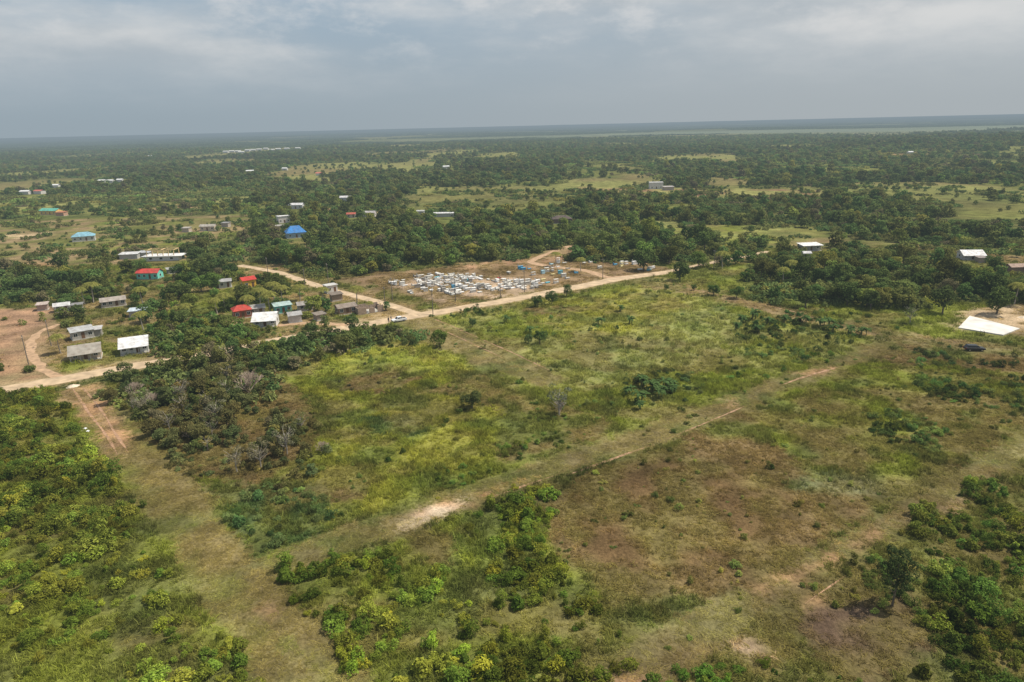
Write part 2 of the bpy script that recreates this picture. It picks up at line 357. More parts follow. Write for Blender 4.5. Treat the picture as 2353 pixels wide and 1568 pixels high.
def groundcol(X,Y,dith=1.):
    D=np.hypot(X,Y);a=.010*np.clip(D,60,700)
    s=.0042*np.clip(D,80,600)*dith
    wx=X+(fbm(X/9,Y/9,1,4)-.5)*a*3.8+rng.normal(size=X.shape)*s;wy=Y+(fbm(X/9,Y/9,2,4)-.5)*a*3.8+rng.normal(size=X.shape)*s*1.5
    px,py,zc=proj(wx,wy)
    n=fbm(X/40,Y/40,3,5);k=np.clip((n-.42)/.16,0,1)[...,None]
    C=np.array(GD)*(1-k)+np.array(GM)*k
    f=np.clip((fbm(X/160,Y/300,31,4)-.52)/.06,0,1)[...,None]*np.clip((D-450)/350,0,1)[...,None]*.85
    q=np.clip((fbm(X/90,Y/120,33,3)-.45)/.15,0,1)[...,None]
    C=C*(1-f)+f*(np.array(GP)*(1-q)+np.array((.23,.16,.09))*q*.6+np.array(GM)*q*.4)
    f=np.clip((vn(X/2600,Y/500,77)-.62)/.1,0,1)[...,None]*np.clip((D-2600)/900,0,1)[...,None]*np.clip((X+1500)/2500,.2,1)[...,None]
    C=C*(1-f)+f*np.array((.18,.21,.14))
    for poly,c1,c2,sc in GZ:
        m=inp(px,py,poly)
        if not m.any(): continue
        x=X[m];y=Y[m];q=np.clip((fbm(x/sc,y/sc,int(abs(poly[0][0]))%97,5)-.38)/.24,0,1)[:,None]
        C[m]=np.array(c1)*(1-q)+np.array(c2)*q
    # dry weedy patches breaking up all the near grass
    q=np.clip((fbm(X/11,Y/8,88,5)-.53)/.10,0,1)[...,None]*.6*np.clip((600-D)/200,0,1)[...,None]
    q=q*(C[...,1:2]>C[...,0:1]*.8)
    C=C*(1-q)+q*np.array((.17,.135,.06))
    q=np.clip((fbm(X/7,Y/6,89,4)-.58)/.08,0,1)[...,None]*.55*np.clip((600-D)/200,0,1)[...,None]*(C[...,1:2]>C[...,0:1]*.85)
    C=C*(1-q)+q*np.array((.085,.11,.035))
    for i,rd in enumerate(ROADS):
        d=seg(wx,wy,rd);w=[3.8,2.2,2.6,2.6,2.6,2.6][i]
        q=np.clip((w+1.3-d)/1.6,0,1)[...,None]*.8
        C=C*(1-q)+q*np.array(TAN if i else (.34,.26,.155))
    v=(.58+.84*fbm(X/2.2,Y/2.2,44,3))[...,None];w=(.7+.6*fbm(X/22,Y/22,45,4))[...,None]
    return C*v*w
def axis(parts):
    a=[parts[0][0]]
    for (s,e,st) in parts:
        a+=list(np.arange(a[-1]+st,e+1e-6,st))
    return a
xa=axis([(0,130,.8),(130,420,2.2)]);x=xa[-1];st=3
while x<60000: st*=1.10;x+=st;xa.append(x)
xa=np.array(sorted([-q for q in xa[1:]]+xa))
ya=axis([(20,250,.8),(250,650,2.)]);y=ya[-1];st=3
while y<90000: st*=1.06;y+=st;ya.append(y)
ya=np.array([-3000,-600,-100,-20,5]+ya)
GX,GYY=np.meshgrid(xa,ya);GC=groundcol(GX,GYY)
for _ in range(2):
    GC[1:-1,1:-1]=(GC[1:-1,1:-1]*2+GC[:-2,1:-1]+GC[2:,1:-1]+GC[1:-1,:-2]+GC[1:-1,2:])/6
GH=height(GX,GYY)
nx,ny=len(xa),len(ya);idx=np.arange(nx*ny).reshape(ny,nx)
Fq=np.stack([idx[:-1,:-1],idx[:-1,1:],idx[1:,1:],idx[1:,:-1]],-1).reshape(-1,4)
gm,t,g=newmat('ground_cover')
at_=nd(t,'ShaderNodeAttribute',attribute_name='ground_colour');tc=nd(t,'ShaderNodeNewGeometry')
n1=nd(t,'ShaderNodeTexNoise');n1.inputs['Scale'].default_value=1.6;n1.inputs['Detail'].default_value=8;n1.inputs['Roughness'].default_value=.7
t.links.new(tc.outputs['Position'],n1.inputs['Vector'])
mr=nd(t,'ShaderNodeMapRange');mr.inputs[1].default_value=.3;mr.inputs[2].default_value=.7;mr.inputs[3].default_value=.5;mr.inputs[4].default_value=1.5
t.links.new(n1.outputs[0],mr.inputs[0])
n3=nd(t,'ShaderNodeTexNoise');n3.inputs['Scale'].default_value=.12;n3.inputs['Detail'].default_value=9;n3.inputs['Roughness'].default_value=.65
t.links.new(tc.outputs['Position'],n3.inputs['Vector'])
mr3=nd(t,'ShaderNodeMapRange');mr3.inputs[1].default_value=.35;mr3.inputs[2].default_value=.65;mr3.inputs[3].default_value=.7;mr3.inputs[4].default_value=1.3
t.links.new(n3.outputs[0],mr3.inputs[0])
mm=nd(t,'ShaderNodeMath',operation='MULTIPLY');t.links.new(mr.outputs[0],mm.inputs[0]);t.links.new(mr3.outputs[0],mm.inputs[1])
vs=nd(t,'ShaderNodeVectorMath',operation='SCALE');t.links.new(at_.outputs['Color'],vs.inputs[0]);t.links.new(mm.outputs[0],vs.inputs['Scale'])
df=nd(t,'ShaderNodeBsdfDiffuse');t.links.new(vs.outputs[0],df.inputs[0])
bp=nd(t,'ShaderNodeBump');bp.inputs['Distance'].default_value=.5;bp.inputs['Strength'].default_value=.8;t.links.new(n1.outputs[0],bp.inputs['Height']);t.links.new(bp.outputs[0],df.inputs['Normal'])
t.links.new(df.outputs[0],g.inputs[0])
me=npmesh('ground',np.stack([GX,GYY,GH],-1).reshape(-1,3),Fq,gm)
a=me.color_attributes.new('ground_colour','FLOAT_COLOR','POINT');a.data.foreach_set('color',np.concatenate([GC.reshape(-1,3),np.ones((nx*ny,1))],1).astype(np.float32).ravel())
ground=ob('ground',me);tag(ground,'wide flat green and brown land with fields and clearings reaching the horizon','ground',kind='structure')
# ------------------------------------------------------------------ ribbons
def ribbon(name,wp,w,z,mat,label,cat='road',jit=.25,taper=False):
    P=[];
    for (ax,ay),(bx,by) in zip(wp[:-1],wp[1:]):
        L=math.hypot(bx-ax,by-ay);n=max(1,int(L/1.2))
        for k in range(n):P.append((ax+(bx-ax)*k/n,ay+(by-ay)*k/n))
    P.append(wp[-1]);P=np.array(P)
    for _ in range(12): P[1:-1]=(P[:-2]+P[2:]+2*P[1:-1])/4
    T=np.gradient(P,axis=0);T/=np.linalg.norm(T,axis=1,keepdims=True);N=np.stack([-T[:,1],T[:,0]],1)
    s=np.arange(len(P));wl=w/2*(1+jit*(fbm(s/3.,s*0+1.,int(w*10),3)*2-1));wr=w/2*(1+jit*(fbm(s/3.,s*0+9.,int(w*10),3)*2-1))
    if taper: e=np.clip(np.minimum(s,len(P)-1-s)/5.,.1,1);wl*=e;wr*=e
    n=len(P);V=np.zeros((n,4,3))
    V[:,0,:2]=P+N*wl[:,None];V[:,1,:2]=P+N*w/6*.3;V[:,2,:2]=P-N*w/6*.3;V[:,3,:2]=P-N*wr[:,None];V[...,2]=z
    i=np.arange(n*4).reshape(n,4);F=np.concatenate([np.stack([i[:-1,k],i[:-1,k+1],i[1:,k+1],i[1:,k]],-1) for k in range(3)])[:, ::-1]
    o=ob(name,npmesh(name,V.reshape(-1,3),F,mat));tag(o,label,cat,kind='structure');return o
SANDM=M('packed_sand',(.49,.37,.24),var=.28,scale=.35);SANDM2=M('pale_orange_dirt',(.42,.28,.17),var=.32,scale=.6);RUTM=M('rut_soil',(.36,.22,.135),var=.4,scale=1.2)
ribbon('dirt_road',MAIN,6.2,.016,SANDM,'long straight sandy dirt road running past the cemetery')
ribbon('dirt_road',MAIN2,3.2,.020,SANDM,'thin far end of the dirt road going on between trees')
ribbon('dirt_road',SIDE,4.0,.012,SANDM,'sandy side road leading up left from the junction by the cemetery')
ribbon('dirt_road',SIDE2,3.6,.008,SANDM2,'orange dirt loop road curling behind the cemetery',jit=.5)
ribbon('dirt_road',VIL,2.8,.024,SANDM2,'short dirt lane in front of the white roofed village house',jit=.5)
ribbon('dirt_road',VIL2,2.3,.008,SANDM2,'dirt lane climbing from the road into the cleared lot at left',jit=.8)
for pts,w,l in [([(165,890),(205,950),(245,1000),(270,1045)],.5,'left orange wheel rut on the track beside the left thicket'),([(185,885),(235,945),(270,1005),(298,1045)],.45,'right orange wheel rut on the track beside the left thicket'),
   ([(1110,1150),(1200,1118),(1290,1088)],.4,'bare soil rut below the lower right corner of the plot'),([(1290,1097),(1400,1058),(1500,1022)],.5,'bare soil rut just past the right corner of the plot'),([(1530,1010),(1640,965),(1720,930)],.4,'bare soil rut in the middle of the long grassy track'),([(1790,888),(1830,872),(1940,840)],.5,'bare soil rut at the far end of the long grassy track'),
   ([(1850,1388),(1900,1350),(1960,1313)],.35,'short soil rut on the lower right grassy track'),([(1560,660),(1720,692),(1900,735)],.5,'pale wheel rut on the far field track'),([(1010,755),(1080,788),(1160,825)],.45,'left soil rut on the mown strip right of the plot'),([(985,728),(1050,755),(1180,812),(1270,855)],.4,'right soil rut on the mown strip right of the plot')]:
    ribbon('wheel_rut',W(pts),w,.03,RUTM,l,'rut',.9,True)
# ------------------------------------------------------------------ buildings
CLEAR=[]
A=math.atan2(MAIN[4][1]-MAIN[3][1],MAIN[4][0]-MAIN[3][0])
WIN=M('dark_window_glass',(.03,.035,.04),rough=.25,var=.1,spec=.5);FRM=M('white_window_frame',(.7,.7,.66),var=.05);DOOR=M('brown_door',(.16,.09,.05));POST=M('grey_post',(.45,.43,.40),var=.1);CONC=M('concrete',(.48,.46,.42),var=.2,scale=1.)
def house(px,py,w,d,h,rot,roof,rc,wc,label,porch=False,win=2,rh=None,name='house',clear=20):
    w*=.78;d*=.78;h*=.92;rc=tuple(q*.85 for q in rc)
    rot+=random.uniform(-.16,.16)
    x,y=at(px,py);R=empty(name,(x,y,0),rot);tag(R,label,name)
    CLEAR.append((x,y,max(w,d)*.5+.3,clear*.45))
    wm=M('painted_wall',wc,var=.14,scale=.8,stain=.4);rm=M('sheet_roof',rc,rough=.6,var=.25,scale=.7,wave=3,stain=.55)
    X,Y=w/2,d/2;rh=rh if rh is not None else {'gable':d*.22,'hip':d*.28,'shed':d*.1,'flat':0}[roof]
    B().box(-X-.15,X+.15,-Y-.15,Y+.15,0,.25).build('foundation',CONC,R)
    b=B();b.quad((-X,-Y,.25),(X,-Y,.25),(X,-Y,h),(-X,-Y,h));b.quad((X,Y,.25),(-X,Y,.25),(-X,Y,h),(X,Y,h))
    if roof=='gable':
        b.quad((X,-Y,.25),(X,Y,.25),(X,Y,h),(X,0,h+rh),(X,-Y,h));b.quad((-X,Y,.25),(-X,-Y,.25),(-X,-Y,h),(-X,0,h+rh),(-X,Y,h))
    else:
        b.quad((X,-Y,.25),(X,Y,.25),(X,Y,h),(X,-Y,h));b.quad((-X,Y,.25),(-X,-Y,.25),(-X,-Y,h),(-X,Y,h))
    b.build('wall',wm,R)
    o=.4;r=B();pe=1.4 if porch else 0
    if roof=='gable':
        s=rh/Y
        for sg in (-1,1):
            e=Y+o+(pe if sg<0 else 0)
            p=[(-X-o,sg*e,h-s*(e-Y)+.03),(X+o,sg*e,h-s*(e-Y)+.03),(X+o,0,h+rh+.03),(-X-o,0,h+rh+.03)]
            if sg>0:p=p[::-1]
            r.slab(p,.1)
    elif roof=='hip':
        e=o;ii=min(X*.55,Y);zt=h+rh;zb=h+.02
        P_=[(-X-e,-Y-e,zb),(X+e,-Y-e,zb),(X+e,Y+e,zb),(-X-e,Y+e,zb)];r1=(-X+ii,0,zt);r2=(X-ii,0,zt)
        r.quad(P_[0],P_[1],r2,r1);r.quad(P_[1],P_[2],r2);r.quad(P_[2],P_[3],r1,r2);r.quad(P_[3],P_[0],r1);r.quad(P_[3],P_[2],P_[1],P_[0])
    elif roof=='shed':
        r.slab([(-X-o,-Y-o-pe,h+.03),(X+o,-Y-o-pe,h+.03),(X+o,Y+o,h+rh+.03),(-X-o,Y+o,h+rh+.03)],.1)
    else:
        r.slab([(-X-.3,-Y-.3-pe,h+.01),(X+.3,-Y-.3-pe,h+.01),(X+.3,Y+.3,h+.01),(-X-.3,Y+.3,h+.01)],.2)
    r.build('roof',rm,R)
    def window(cx,cy,ax):
        f=B();q=B();ww,wh=.5,.5;zc=1.6
        if ax=='f':
            for a,c,e,k in((-ww-.1,ww+.1,wh,wh+.1),(-ww-.1,ww+.1,-wh-.1,-wh),(-ww-.1,-ww,-wh,wh),(ww,ww+.1,-wh,wh),(-.03,.03,-wh,wh)): f.box(cx+a,cx+c,cy-.05,cy-.003,zc+e,zc+k)
            q.box(cx-ww,cx+ww,cy-.02,cy-.004,zc-wh,zc+wh)
        else:
            s=1 if cx>0 else -1;x0,x1=sorted((cx+s*.003,cx+s*.05));y0,y1=sorted((cx+s*.004,cx+s*.02))
            for a,c,e,k in((-ww-.1,ww+.1,wh,wh+.1),(-ww-.1,ww+.1,-wh-.1,-wh),(-ww-.1,-ww,-wh,wh),(ww,ww+.1,-wh,wh)): f.box(x0,x1,cy+a,cy+c,zc+e,zc+k)
            q.box(y0,y1,cy-ww,cy+ww,zc-wh,zc+wh)
        fo=f.build('window',FRM,R);q.build('pane',WIN,fo)
    if win:
        n=win+1;xs=[-X+w*(k+.5)/n for k in range(n)];dk=n//2
        for k,cx in enumerate(xs):
            if k==dk: B().box(cx-.45,cx+.45,-Y-.05,-Y-.003,.25,2.25).build('door',DOOR,R)
            else: window(cx,-Y,'f')
        for s in (-1,1): window(s*X,0,'s')
    if porch:
        B().box(-X-.1,X+.1,-Y-pe,-Y-.16,.0,.22).build('porch_floor',CONC,R)
        zt=h-(rh/Y*(pe-.1) if roof=='gable' else 0)
        for k in range(4):
            cx=-X+.1+(w-.2)*k/3;B().box(cx-.09,cx+.09,-Y-pe+.1,-Y-pe+.28,.22,zt).build('porch_post',POST,R)
    return R
WH=(.85,.86,.87);LG=(.5,.51,.52);TQ=(.12,.48,.42);RED=(.55,.07,.05)
house(200,822,9.5,6.5,3.1,A,'gable',(.40,.37,.32),(.50,.40,.30),'beige house with weathered grey roof beside the left dirt lane',win=2,clear=45,porch=True)
house(312,806,9.0,7.5,3.2,A,'gable',WH,(.62,.62,.58),'pale house with bright white gable roof behind the top edge thicket',win=3,clear=45,porch=True)
house(190,776,7.5,6,2.8,A+.1,'shed',LG,(.42,.40,.36),'grey flat roofed house behind the beige house',win=2,clear=25)
house(222,771,4,4,2.4,A,'shed',(.6,.6,.6),(.3,.28,.25),'small pale lean-to beside the grey flat roofed house',win=0,name='shed')
house(319,726,6.5,4.5,2.3,A-.3,'shed',(.62,.72,.80),(.4,.38,.35),'small shed with light blue sheet roof left of the village palms',win=0,name='shed')
house(145,715,6,4.5,2.5,A,'gable',(.66,.66,.66),(.6,.58,.55),'little white roofed house by the cleared brown lot at left',win=1)
house(180,712,4,3,2.2,A,'shed',(.3,.3,.3),(.3,.28,.26),'tiny dark shed right of the little white roofed house',win=0,name='shed',clear=8)
house(262,703,10,5.5,2.6,A,'gable',(.42,.37,.33),(.45,.38,.32),'long brownish grey roofed house among village trees',win=3)
house(100,712,4,4,2.3,A,'shed',(.6,.5,.45),(.4,.3,.25),'small pinkish roofed hut on the edge of the cleared lot',win=0,name='hut')
house(557,728,7,6.5,3,A,'hip',RED,(.35,.12,.07),'red hip roofed house in the middle of the village',win=2,clear=25)
house(590,722,7,5,2.6,A,'shed',(.5,.49,.47),(.4,.37,.33),'grey roofed house right behind the red roofed house',win=1,clear=10)
house(613,746,9.,7.,3.2,A-.25,'gable',(.9,.9,.9),(.66,.65,.62),'bright white house with white gable roof beside the village lane',win=2,porch=True,clear=40)
house(650,718,7,5,3.,A,'shed',(.45,.6,.58),TQ,'turquoise walled house behind the bright white house',win=2)
house(678,739,5.,4.5,2.8,A-.2,'gable',(.42,.42,.42),(.5,.49,.47),'small grey block shed right of the bright white house',win=0,name='shed')
house(702,713,6.5,4.5,2.6,A,'gable',(.36,.34,.32),(.42,.38,.34),'grey roofed house behind the small grey shed',win=1,clear=10)
house(735,735,4,3.5,2.2,A+.3,'shed',(.30,.26,.22),(.3,.26,.22),'tan shed between the grey shed and the brown house',win=0,name='shed',clear=6)
house(795,720,8,5,2.8,A,'gable',(.30,.25,.21),(.30,.20,.14),'brown house nearest the road junction',win=2)
house(760,672,5.5,4.5,3.2,A,'flat',(.65,.65,.63),(.6,.58,.55),'small pale two tone house beside the side road',win=1)
house(773,690,5,4,2.6,A,'shed',(.24,.2,.16),(.34,.25,.18),'small dark hut behind the brown house',win=0,name='hut',clear=6)
house(346,640,12,6,3.2,-.02,'gable',(.65,.07,.06),(.18,.62,.52),'turquoise house with bright red roof in the left clearing',win=3,rh=1.3,clear=45)
house(571,660,6.5,5.5,3.6,A,'gable',(.6,.05,.04),(.75,.45,.06),'yellow house with scarlet roof at the end of the side road',win=1,clear=30)
house(518,660,6,5,2.8,A,'shed',(.42,.42,.42),(.5,.5,.5),'small grey white house left of the yellow house',win=1)
house(398,628,6,4,2.3,A,'shed',(.45,.45,.43),(.3,.3,.28),'low grey shed right of the red roofed turquoise house',win=0,name='shed')
house(194,553,15,10,3.2,A,'hip',(.25,.5,.62),(.5,.5,.45),'large house with pale blue hip roof alone in the far left fields',win=3,clear=80)
house(680,545,14,12,3.4,A,'hip',(.04,.24,.62),(.3,.4,.5),'house with vivid blue pyramid roof amid the dense wood',win=2,clear=95,rh=3.6)
house(119,493,20,9,3.6,-.1,'gable',(.14,.5,.40),(.75,.5,.18),'yellow house with turquoise roof in the far left meadow',win=3,clear=95)
house(143,496,9,6,3,-.1,'shed',(.5,.2,.1),(.5,.3,.2),'rusty annex right of the yellow and turquoise house',win=0,name='shed',clear=80)
house(300,594,11,6,2.6,0,'shed',(.7,.71,.72),(.4,.4,.38),'low white roofed building left of the unfinished upper storey',win=0,clear=40)
house(335,590,8,5,2.5,0,'shed',(.5,.52,.55),(.4,.4,.38),'low bluish roofed shed touching the unfinished building',win=0,name='shed')
house(652,512,10,7,5,A,'flat',(.8,.8,.8),(.72,.66,.62),'white box house above the blue pyramid roof',win=2,clear=95)
house(640,528,10,5,2.6,A,'shed',(.42,.4,.37),(.4,.3,.25),'low grey roofed building left of the blue pyramid roof',win=0,clear=50)
house(682,480,14,7,3.6,0,'gable',(.75,.76,.78),(.5,.5,.5),'white roofed house further up behind the white box house',win=2,clear=95)
house(480,530,12,6,3.2,0,'gable',(.45,.42,.37),(.6,.5,.38),'tan farmhouse in the clearing left of the blue pyramid roof',win=2,clear=60)
house(430,533,6,4.5,2.7,0,'shed',(.45,.42,.38),(.5,.42,.33),'small pale shed left of the tan farmhouse',win=0,name='shed',clear=40)
house(520,521,6,4.5,2.7,0,'shed',(.3,.3,.3),(.4,.35,.3),'small grey shed right of the tan farmhouse',win=0,name='shed',clear=40)
house(850,498,11,6,3.2,0,'gable',(.5,.48,.48),(.55,.5,.45),'pale house with grey roof in the central wood clearing',win=2,clear=90)
house(808,500,8,5,2.8,0,'gable',(.5,.12,.08),(.5,.45,.4),'red roofed hut left of the pale house in the central wood',win=1,clear=80)
house(1020,498,18,5,2.6,0,'shed',(.74,.75,.76),(.45,.45,.42),'long low white roofed shelter in the central wood',win=0,clear=80)
house(965,493,8,5,2.6,0,'shed',(.5,.52,.5),(.4,.4,.38),'small grey roofed shelter left of the long white one',win=0,clear=70)
house(795,462,12,7,3.5,0,'gable',(.7,.7,.72),(.5,.5,.5),'small white house beyond the central wood clearing',win=1,clear=90)
house(1290,512,16,9,3.,.1,'hip',(.10,.075,.065),(.16,.12,.1),'big dark brown thatched hut above the cemetery loop road',win=0,clear=80,name='hut')
house(1507,434,16,10,6.5,0,'flat',(.7,.7,.7),(.66,.64,.6),'two storey white house on the far brown clearing',win=2,clear=140)
house(1535,437,12,7,3.2,0,'shed',(.45,.42,.4),(.4,.35,.3),'low grey annex right of the two storey white house',win=0,clear=120)
house(1858,575,12,6.,2.9,.05,'shed',(.9,.9,.9),(.4,.38,.35),'long white roofed house in the right hand wood',win=2,clear=75,porch=True)
house(1852,592,4.,3.5,2.4,.05,'gable',(.7,.7,.72),(.5,.5,.5),'tiny white hut in front of the long white roofed house',win=0,clear=40,name='hut')
house(2228,595,11,6.5,3,-.15,'gable',(.9,.9,.9),(.6,.58,.56),'white roofed house at the far right edge of the wood',win=2,clear=75,porch=True)
house(2252,603,4,4,2.3,-.1,'shed',(.3,.26,.24),(.35,.28,.22),'small brown shed beside the right hand white roofed house',win=0,name='shed',clear=30)
house(2332,625,8,5,2.6,-.1,'gable',(.4,.28,.22),(.3,.2,.15),'brown roofed hut at the right edge of the photo',win=0,name='hut',clear=45)
def unfinished(px,py,w,d,h,label):
    x,y=at(px,py);R=empty('unfinished_building',(x,y,0),A);tag(R,label,'building site');CLEAR.append((x,y,w*.6,16))
    m=M('raw_block',(.34,.26,.20),var=.3,scale=2.);X,Y=w/2,d/2;b=B()
    b.box(-X,-1.6,-Y,-Y+.2,0,h).box(-.6,1.4,-Y,-Y+.2,0,h*.8).box(2.4,X,-Y,-Y+.2,0,h).box(-X,X,Y-.2,Y,0,h*.9).box(-X,-X+.2,-Y+.201,Y-.201,0,h*.95).box(X-.2,X,-Y+.201,Y-.201,0,h*.7);b.build('wall',m,R)
    B().box(-X+.2,X-.2,-Y+.2,Y-.2,0,.12).build('floor_slab',CONC,R)
unfinished(846,716,9,6,2.4,'roofless brown block walls of an unfinished house near the junction')
x,y=at(378,597);R=empty('unfinished_building',(x,y,0),.03,.85);tag(R,'white building with an open timber frame storey on top','building site');CLEAR.append((x,y,11,35))
B().box(-10,10,-4,4,0,2.6).build('wall',M('painted_wall',(.62,.62,.62),var=.1),R)
B().slab([(-11,-5,2.62),(12,-5,2.62),(12,5,2.62),(-11,5,2.62)],.25).build('roof_slab',M('white_slab',(.7,.7,.7),var=.15,stain=.4),R)
for cx in (-6,0,6): B().box(cx-.8,cx+.8,-4.05,-4.003,.9,2.0).build('window',WIN,R)
TIM=M('yellow_timber',(.62,.46,.24))
for i in range(6):
    for yy in (-3.5,3.5):
        B().box(-8+i*3.1-.16,-8+i*3.1+.16,yy-.16,yy+.16,2.87,6.).build('timber_post',TIM,R)
for yy in (-3.5,3.5):B().box(-8.4,8,yy-.16,yy+.16,6.,6.35).build('timber_beam',TIM,R)
for xx in (-8,0,7.5):B().box(xx-.16,xx+.16,-3.33,3.33,6.01,6.34).build('timber_beam',TIM,R)
SLAB=[(2195,760),(2222,722),(2350,752),(2310,778)]
cs=W([(2202,755),(2228,728),(2343,757),(2305,772)])
o=B().slab([(p[0],p[1],0) for p in cs[:1]+cs[3:]+cs[2:3]+cs[1:2]],.3).build('concrete_slab',M('fresh_concrete',(.66,.64,.60),var=.18,scale=.3));tag(o,'bare white concrete foundation slab on pale sand at far right','foundation')
for p,l in(((2352,730),'mound of pale sand right of the concrete slab'),((168,888),'low pale heap of sand where the grassy track meets the road')):
    x,y=at(*p);b=B();n=14;rr=[0,.5,1.,1.5];b.v.append((0,0,.5));
    for k in range(1,4):
        for q in range(n):a=q*2*math.pi/n;b.v.append((math.cos(a)*rr[k]*random.uniform(.85,1.2),math.sin(a)*rr[k]*random.uniform(.8,1.1),.5*(1-rr[k]/1.5)**.8*random.uniform(.7,1)))
    for q in range(n):
        b.f.append((0,1+q,1+(q+1)%n))
        for k in range(2):b.f.append((1+k*n+q,1+(k+1)*n+q,1+(k+1)*n+(q+1)%n,1+k*n+(q+1)%n))
    o=b.build('sand_heap',M('pale_sand',(.62,.52,.40)));o.location=(x,y,0.01);tag(o,l,'heap')
for k in range(4):
    x,y=at(183+k*6,986+(k%2)*6);b=B();b.slab([(x-.4,y-.2,.0),(x+.3,y-.3,.0),(x+.45,y+.15,.05),(x-.1,y+.3,.1)],.12);o=b.build('litter_scrap',M('white_plastic',(.75,.77,.8)));tag(o,'scrap of white litter in the grass left of the orange ruts','litter','litter scraps beside the track')
# ------------------------------------------------------------------ far settlements
def tiny(px,py,w,h,rc,label,group):
    x,y=at(px,py);z=float(height(x,y));R=empty('house',(x,y,z),random.uniform(-.3,.3));tag(R,label,'house',group)
    B().box(-w/2,w/2,-w*.3,w*.3,0,h).build('wall',M('far_wall',(.6,.58,.54)),R)
    b=B();o=w*.04;b.quad((-w/2-o,-w*.33,h),(w/2+o,-w*.33,h),(w/2+o,0,h*1.35),(-w/2-o,0,h*1.35));b.quad((w/2+o,w*.33,h),(-w/2-o,w*.33,h),(-w/2-o,0,h*1.35),(w/2+o,0,h*1.35));b.build('roof',M('far_roof',rc),R);CLEAR.append((x,y,w*.7,80))
for px,py in [(520,353),(533,352),(548,352),(570,350),(582,349),(596,348),(612,346),(640,347),(660,346),(685,345),(625,349),(555,354)]:
    tiny(px,py,16,4.5,(.7,.7,.68),'pale building in the distant settlement above the left woods','distant settlement buildings')
for px,py,l in [(255,421,'white roof speck in the woods right of two others at far left'),(236,421,'smaller white roof speck at far left'),(130,432,'white roofed house at the far left edge of the woods'),(92,446,'pinkish roofed house left of the far white roofs'),(60,447,'lone pale roof farthest left in the woods'),(277,419,'easternmost of the far left white roofs'),(345,362,'isolated white house left of the distant settlement'),(733,404,'red roofed speck in the central woods'),(575,398,'pale roof between settlement and tan farmhouse'),(655,392,'little grey roof right of the pale roof in the woods'),(2090,360,'house on the pale clearing at upper right'),(1960,325,'white house in the distant right hand fields'),(1025,388,'lone light roof in the central far wood')]:
    tiny(px,py,8+random.random()*3.5,3.4,(.5,.16,.12) if 'red' in l or 'pink' in l else (.7,.71,.72),l,None)
# ------------------------------------------------------------------ cemetery
gname={(.8,.8,.78):'white',(.55,.54,.5):'grey',(.68,.66,.6):'cream',(.15,.5,.6):'turquoise',(.4,.62,.72):'light blue',(.1,.35,.55):'blue',(.7,.6,.3):'yellow',(.5,.1,.08):'red',(.33,.31,.28):'dark grey'}
gl=list(gname);gw_main=[9,7,6,.25,.3,.15,.3,.15,5];gw_sub=[4,3,3,2,1.5,1.2,.8,1,2]
def grave(x,y,c,zone,kind):
    R=empty('grave',(x,y,0),A+math.pi/2*(random.random()<.2)+random.uniform(-.15,.15));l,w=random.uniform(1.4,2.2),random.uniform(.75,1.15);hh=random.choice((.3,.4,.6,.9,1.4))
    tag(R,f'{gname[c]} {kind[0]} {zone}','grave',f'{gname[c]} {kind[1]} graves {zone}')
    m=M('grave_paint',c,var=.2,scale=1.,stain=.6)
    B().box(-l/2,l/2,-w/2,w/2,0,hh).build('tomb',m,R);B().box(-l/2-.07,l/2+.07,-w/2-.07,w/2+.07,hh+.003,hh+.1).build('lid',m,R)
    if kind[1]=='cross':
        b=B();b.box(-l/2-.16,-l/2-.08,-.07,.07,0,hh+1.).box(-l/2-.16,-l/2-.08,-.32,-.071,hh+.6,hh+.74).box(-l/2-.16,-l/2-.08,.071,.32,hh+.6,hh+.74);b.build('cross',m,R)
    elif kind[1]=='headstone':
        B().box(-l/2-.2,-l/2-.075,-w*.4,w*.4,0,hh+.75).build('headstone',m,R)
    elif kind[1]=='vault':
        B().slab([(-l/2,-w/2,hh+1.),(l/2,-w/2,hh+1.),(l/2,w/2,hh+1.),(-l/2,w/2,hh+1.)],.1).build('canopy',m,R)
        for sx in(-1,1):
            for sy in(-1,1):B().box(sx*(l/2-.1)-.05,sx*(l/2-.1)+.05,sy*(w/2-.1)-.05,sy*(w/2-.1)+.05,hh+.1,hh+1.).build('post',m,R)
KN=[('tomb with a cross','cross'),('tomb with a headstone','headstone'),('flat lidded tomb','plain'),('tomb under a small canopy','vault')]
ca,sa=math.cos(A),math.sin(A);nG=0
main=[(885,652),(960,634),(1050,628),(1120,640),(1240,648),(1255,657),(1180,676),(1120,668),(1060,684),(1000,668),(940,676)]
sub=[(1140,640),(1200,608),(1290,608),(1350,628),(1270,655)]
ox,oy=at(1060,655);cells=[(i,j) for i in range(-28,29) for j in range(-22,23)];random.shuffle(cells)
for i,j in cells:
        u=i*2.7+random.uniform(-.6,.6);v=j*2.0+random.uniform(-.4,.4);x=ox+u*ca-v*sa;y=oy+u*sa+v*ca
        p,q,_=proj(np.array([x]),np.array([y]));dn=float(fbm(np.array([x/7]),np.array([y/7]),19,3)[0])
        if inp(p,q,main)[0] and random.random()<np.clip((dn-.3)*3.4,.1,.95) and nG<262:
            grave(x,y,random.choices(gl,gw_main)[0],'in the crowded rows beside the straight dirt road',random.choices(KN,(4,3,6,.5))[0]);nG+=1
        elif inp(p,q,sub)[0] and random.random()<.10: grave(x,y,random.choices(gl,gw_sub)[0],'in the scattered right part of the cemetery',random.choices(KN,(3,2,4,1))[0])
for k in range(20):
    p=(random.uniform(1270,1500),random.uniform(597,622));x,y=at(*p)
    if seg(np.array([x]),np.array([y]),MAIN)[0]>6 and seg(np.array([x]),np.array([y]),SIDE2)[0]>4: grave(x,y,random.choices(gl,gw_sub)[0],'beneath trees at the far cemetery end',random.choice(KN))
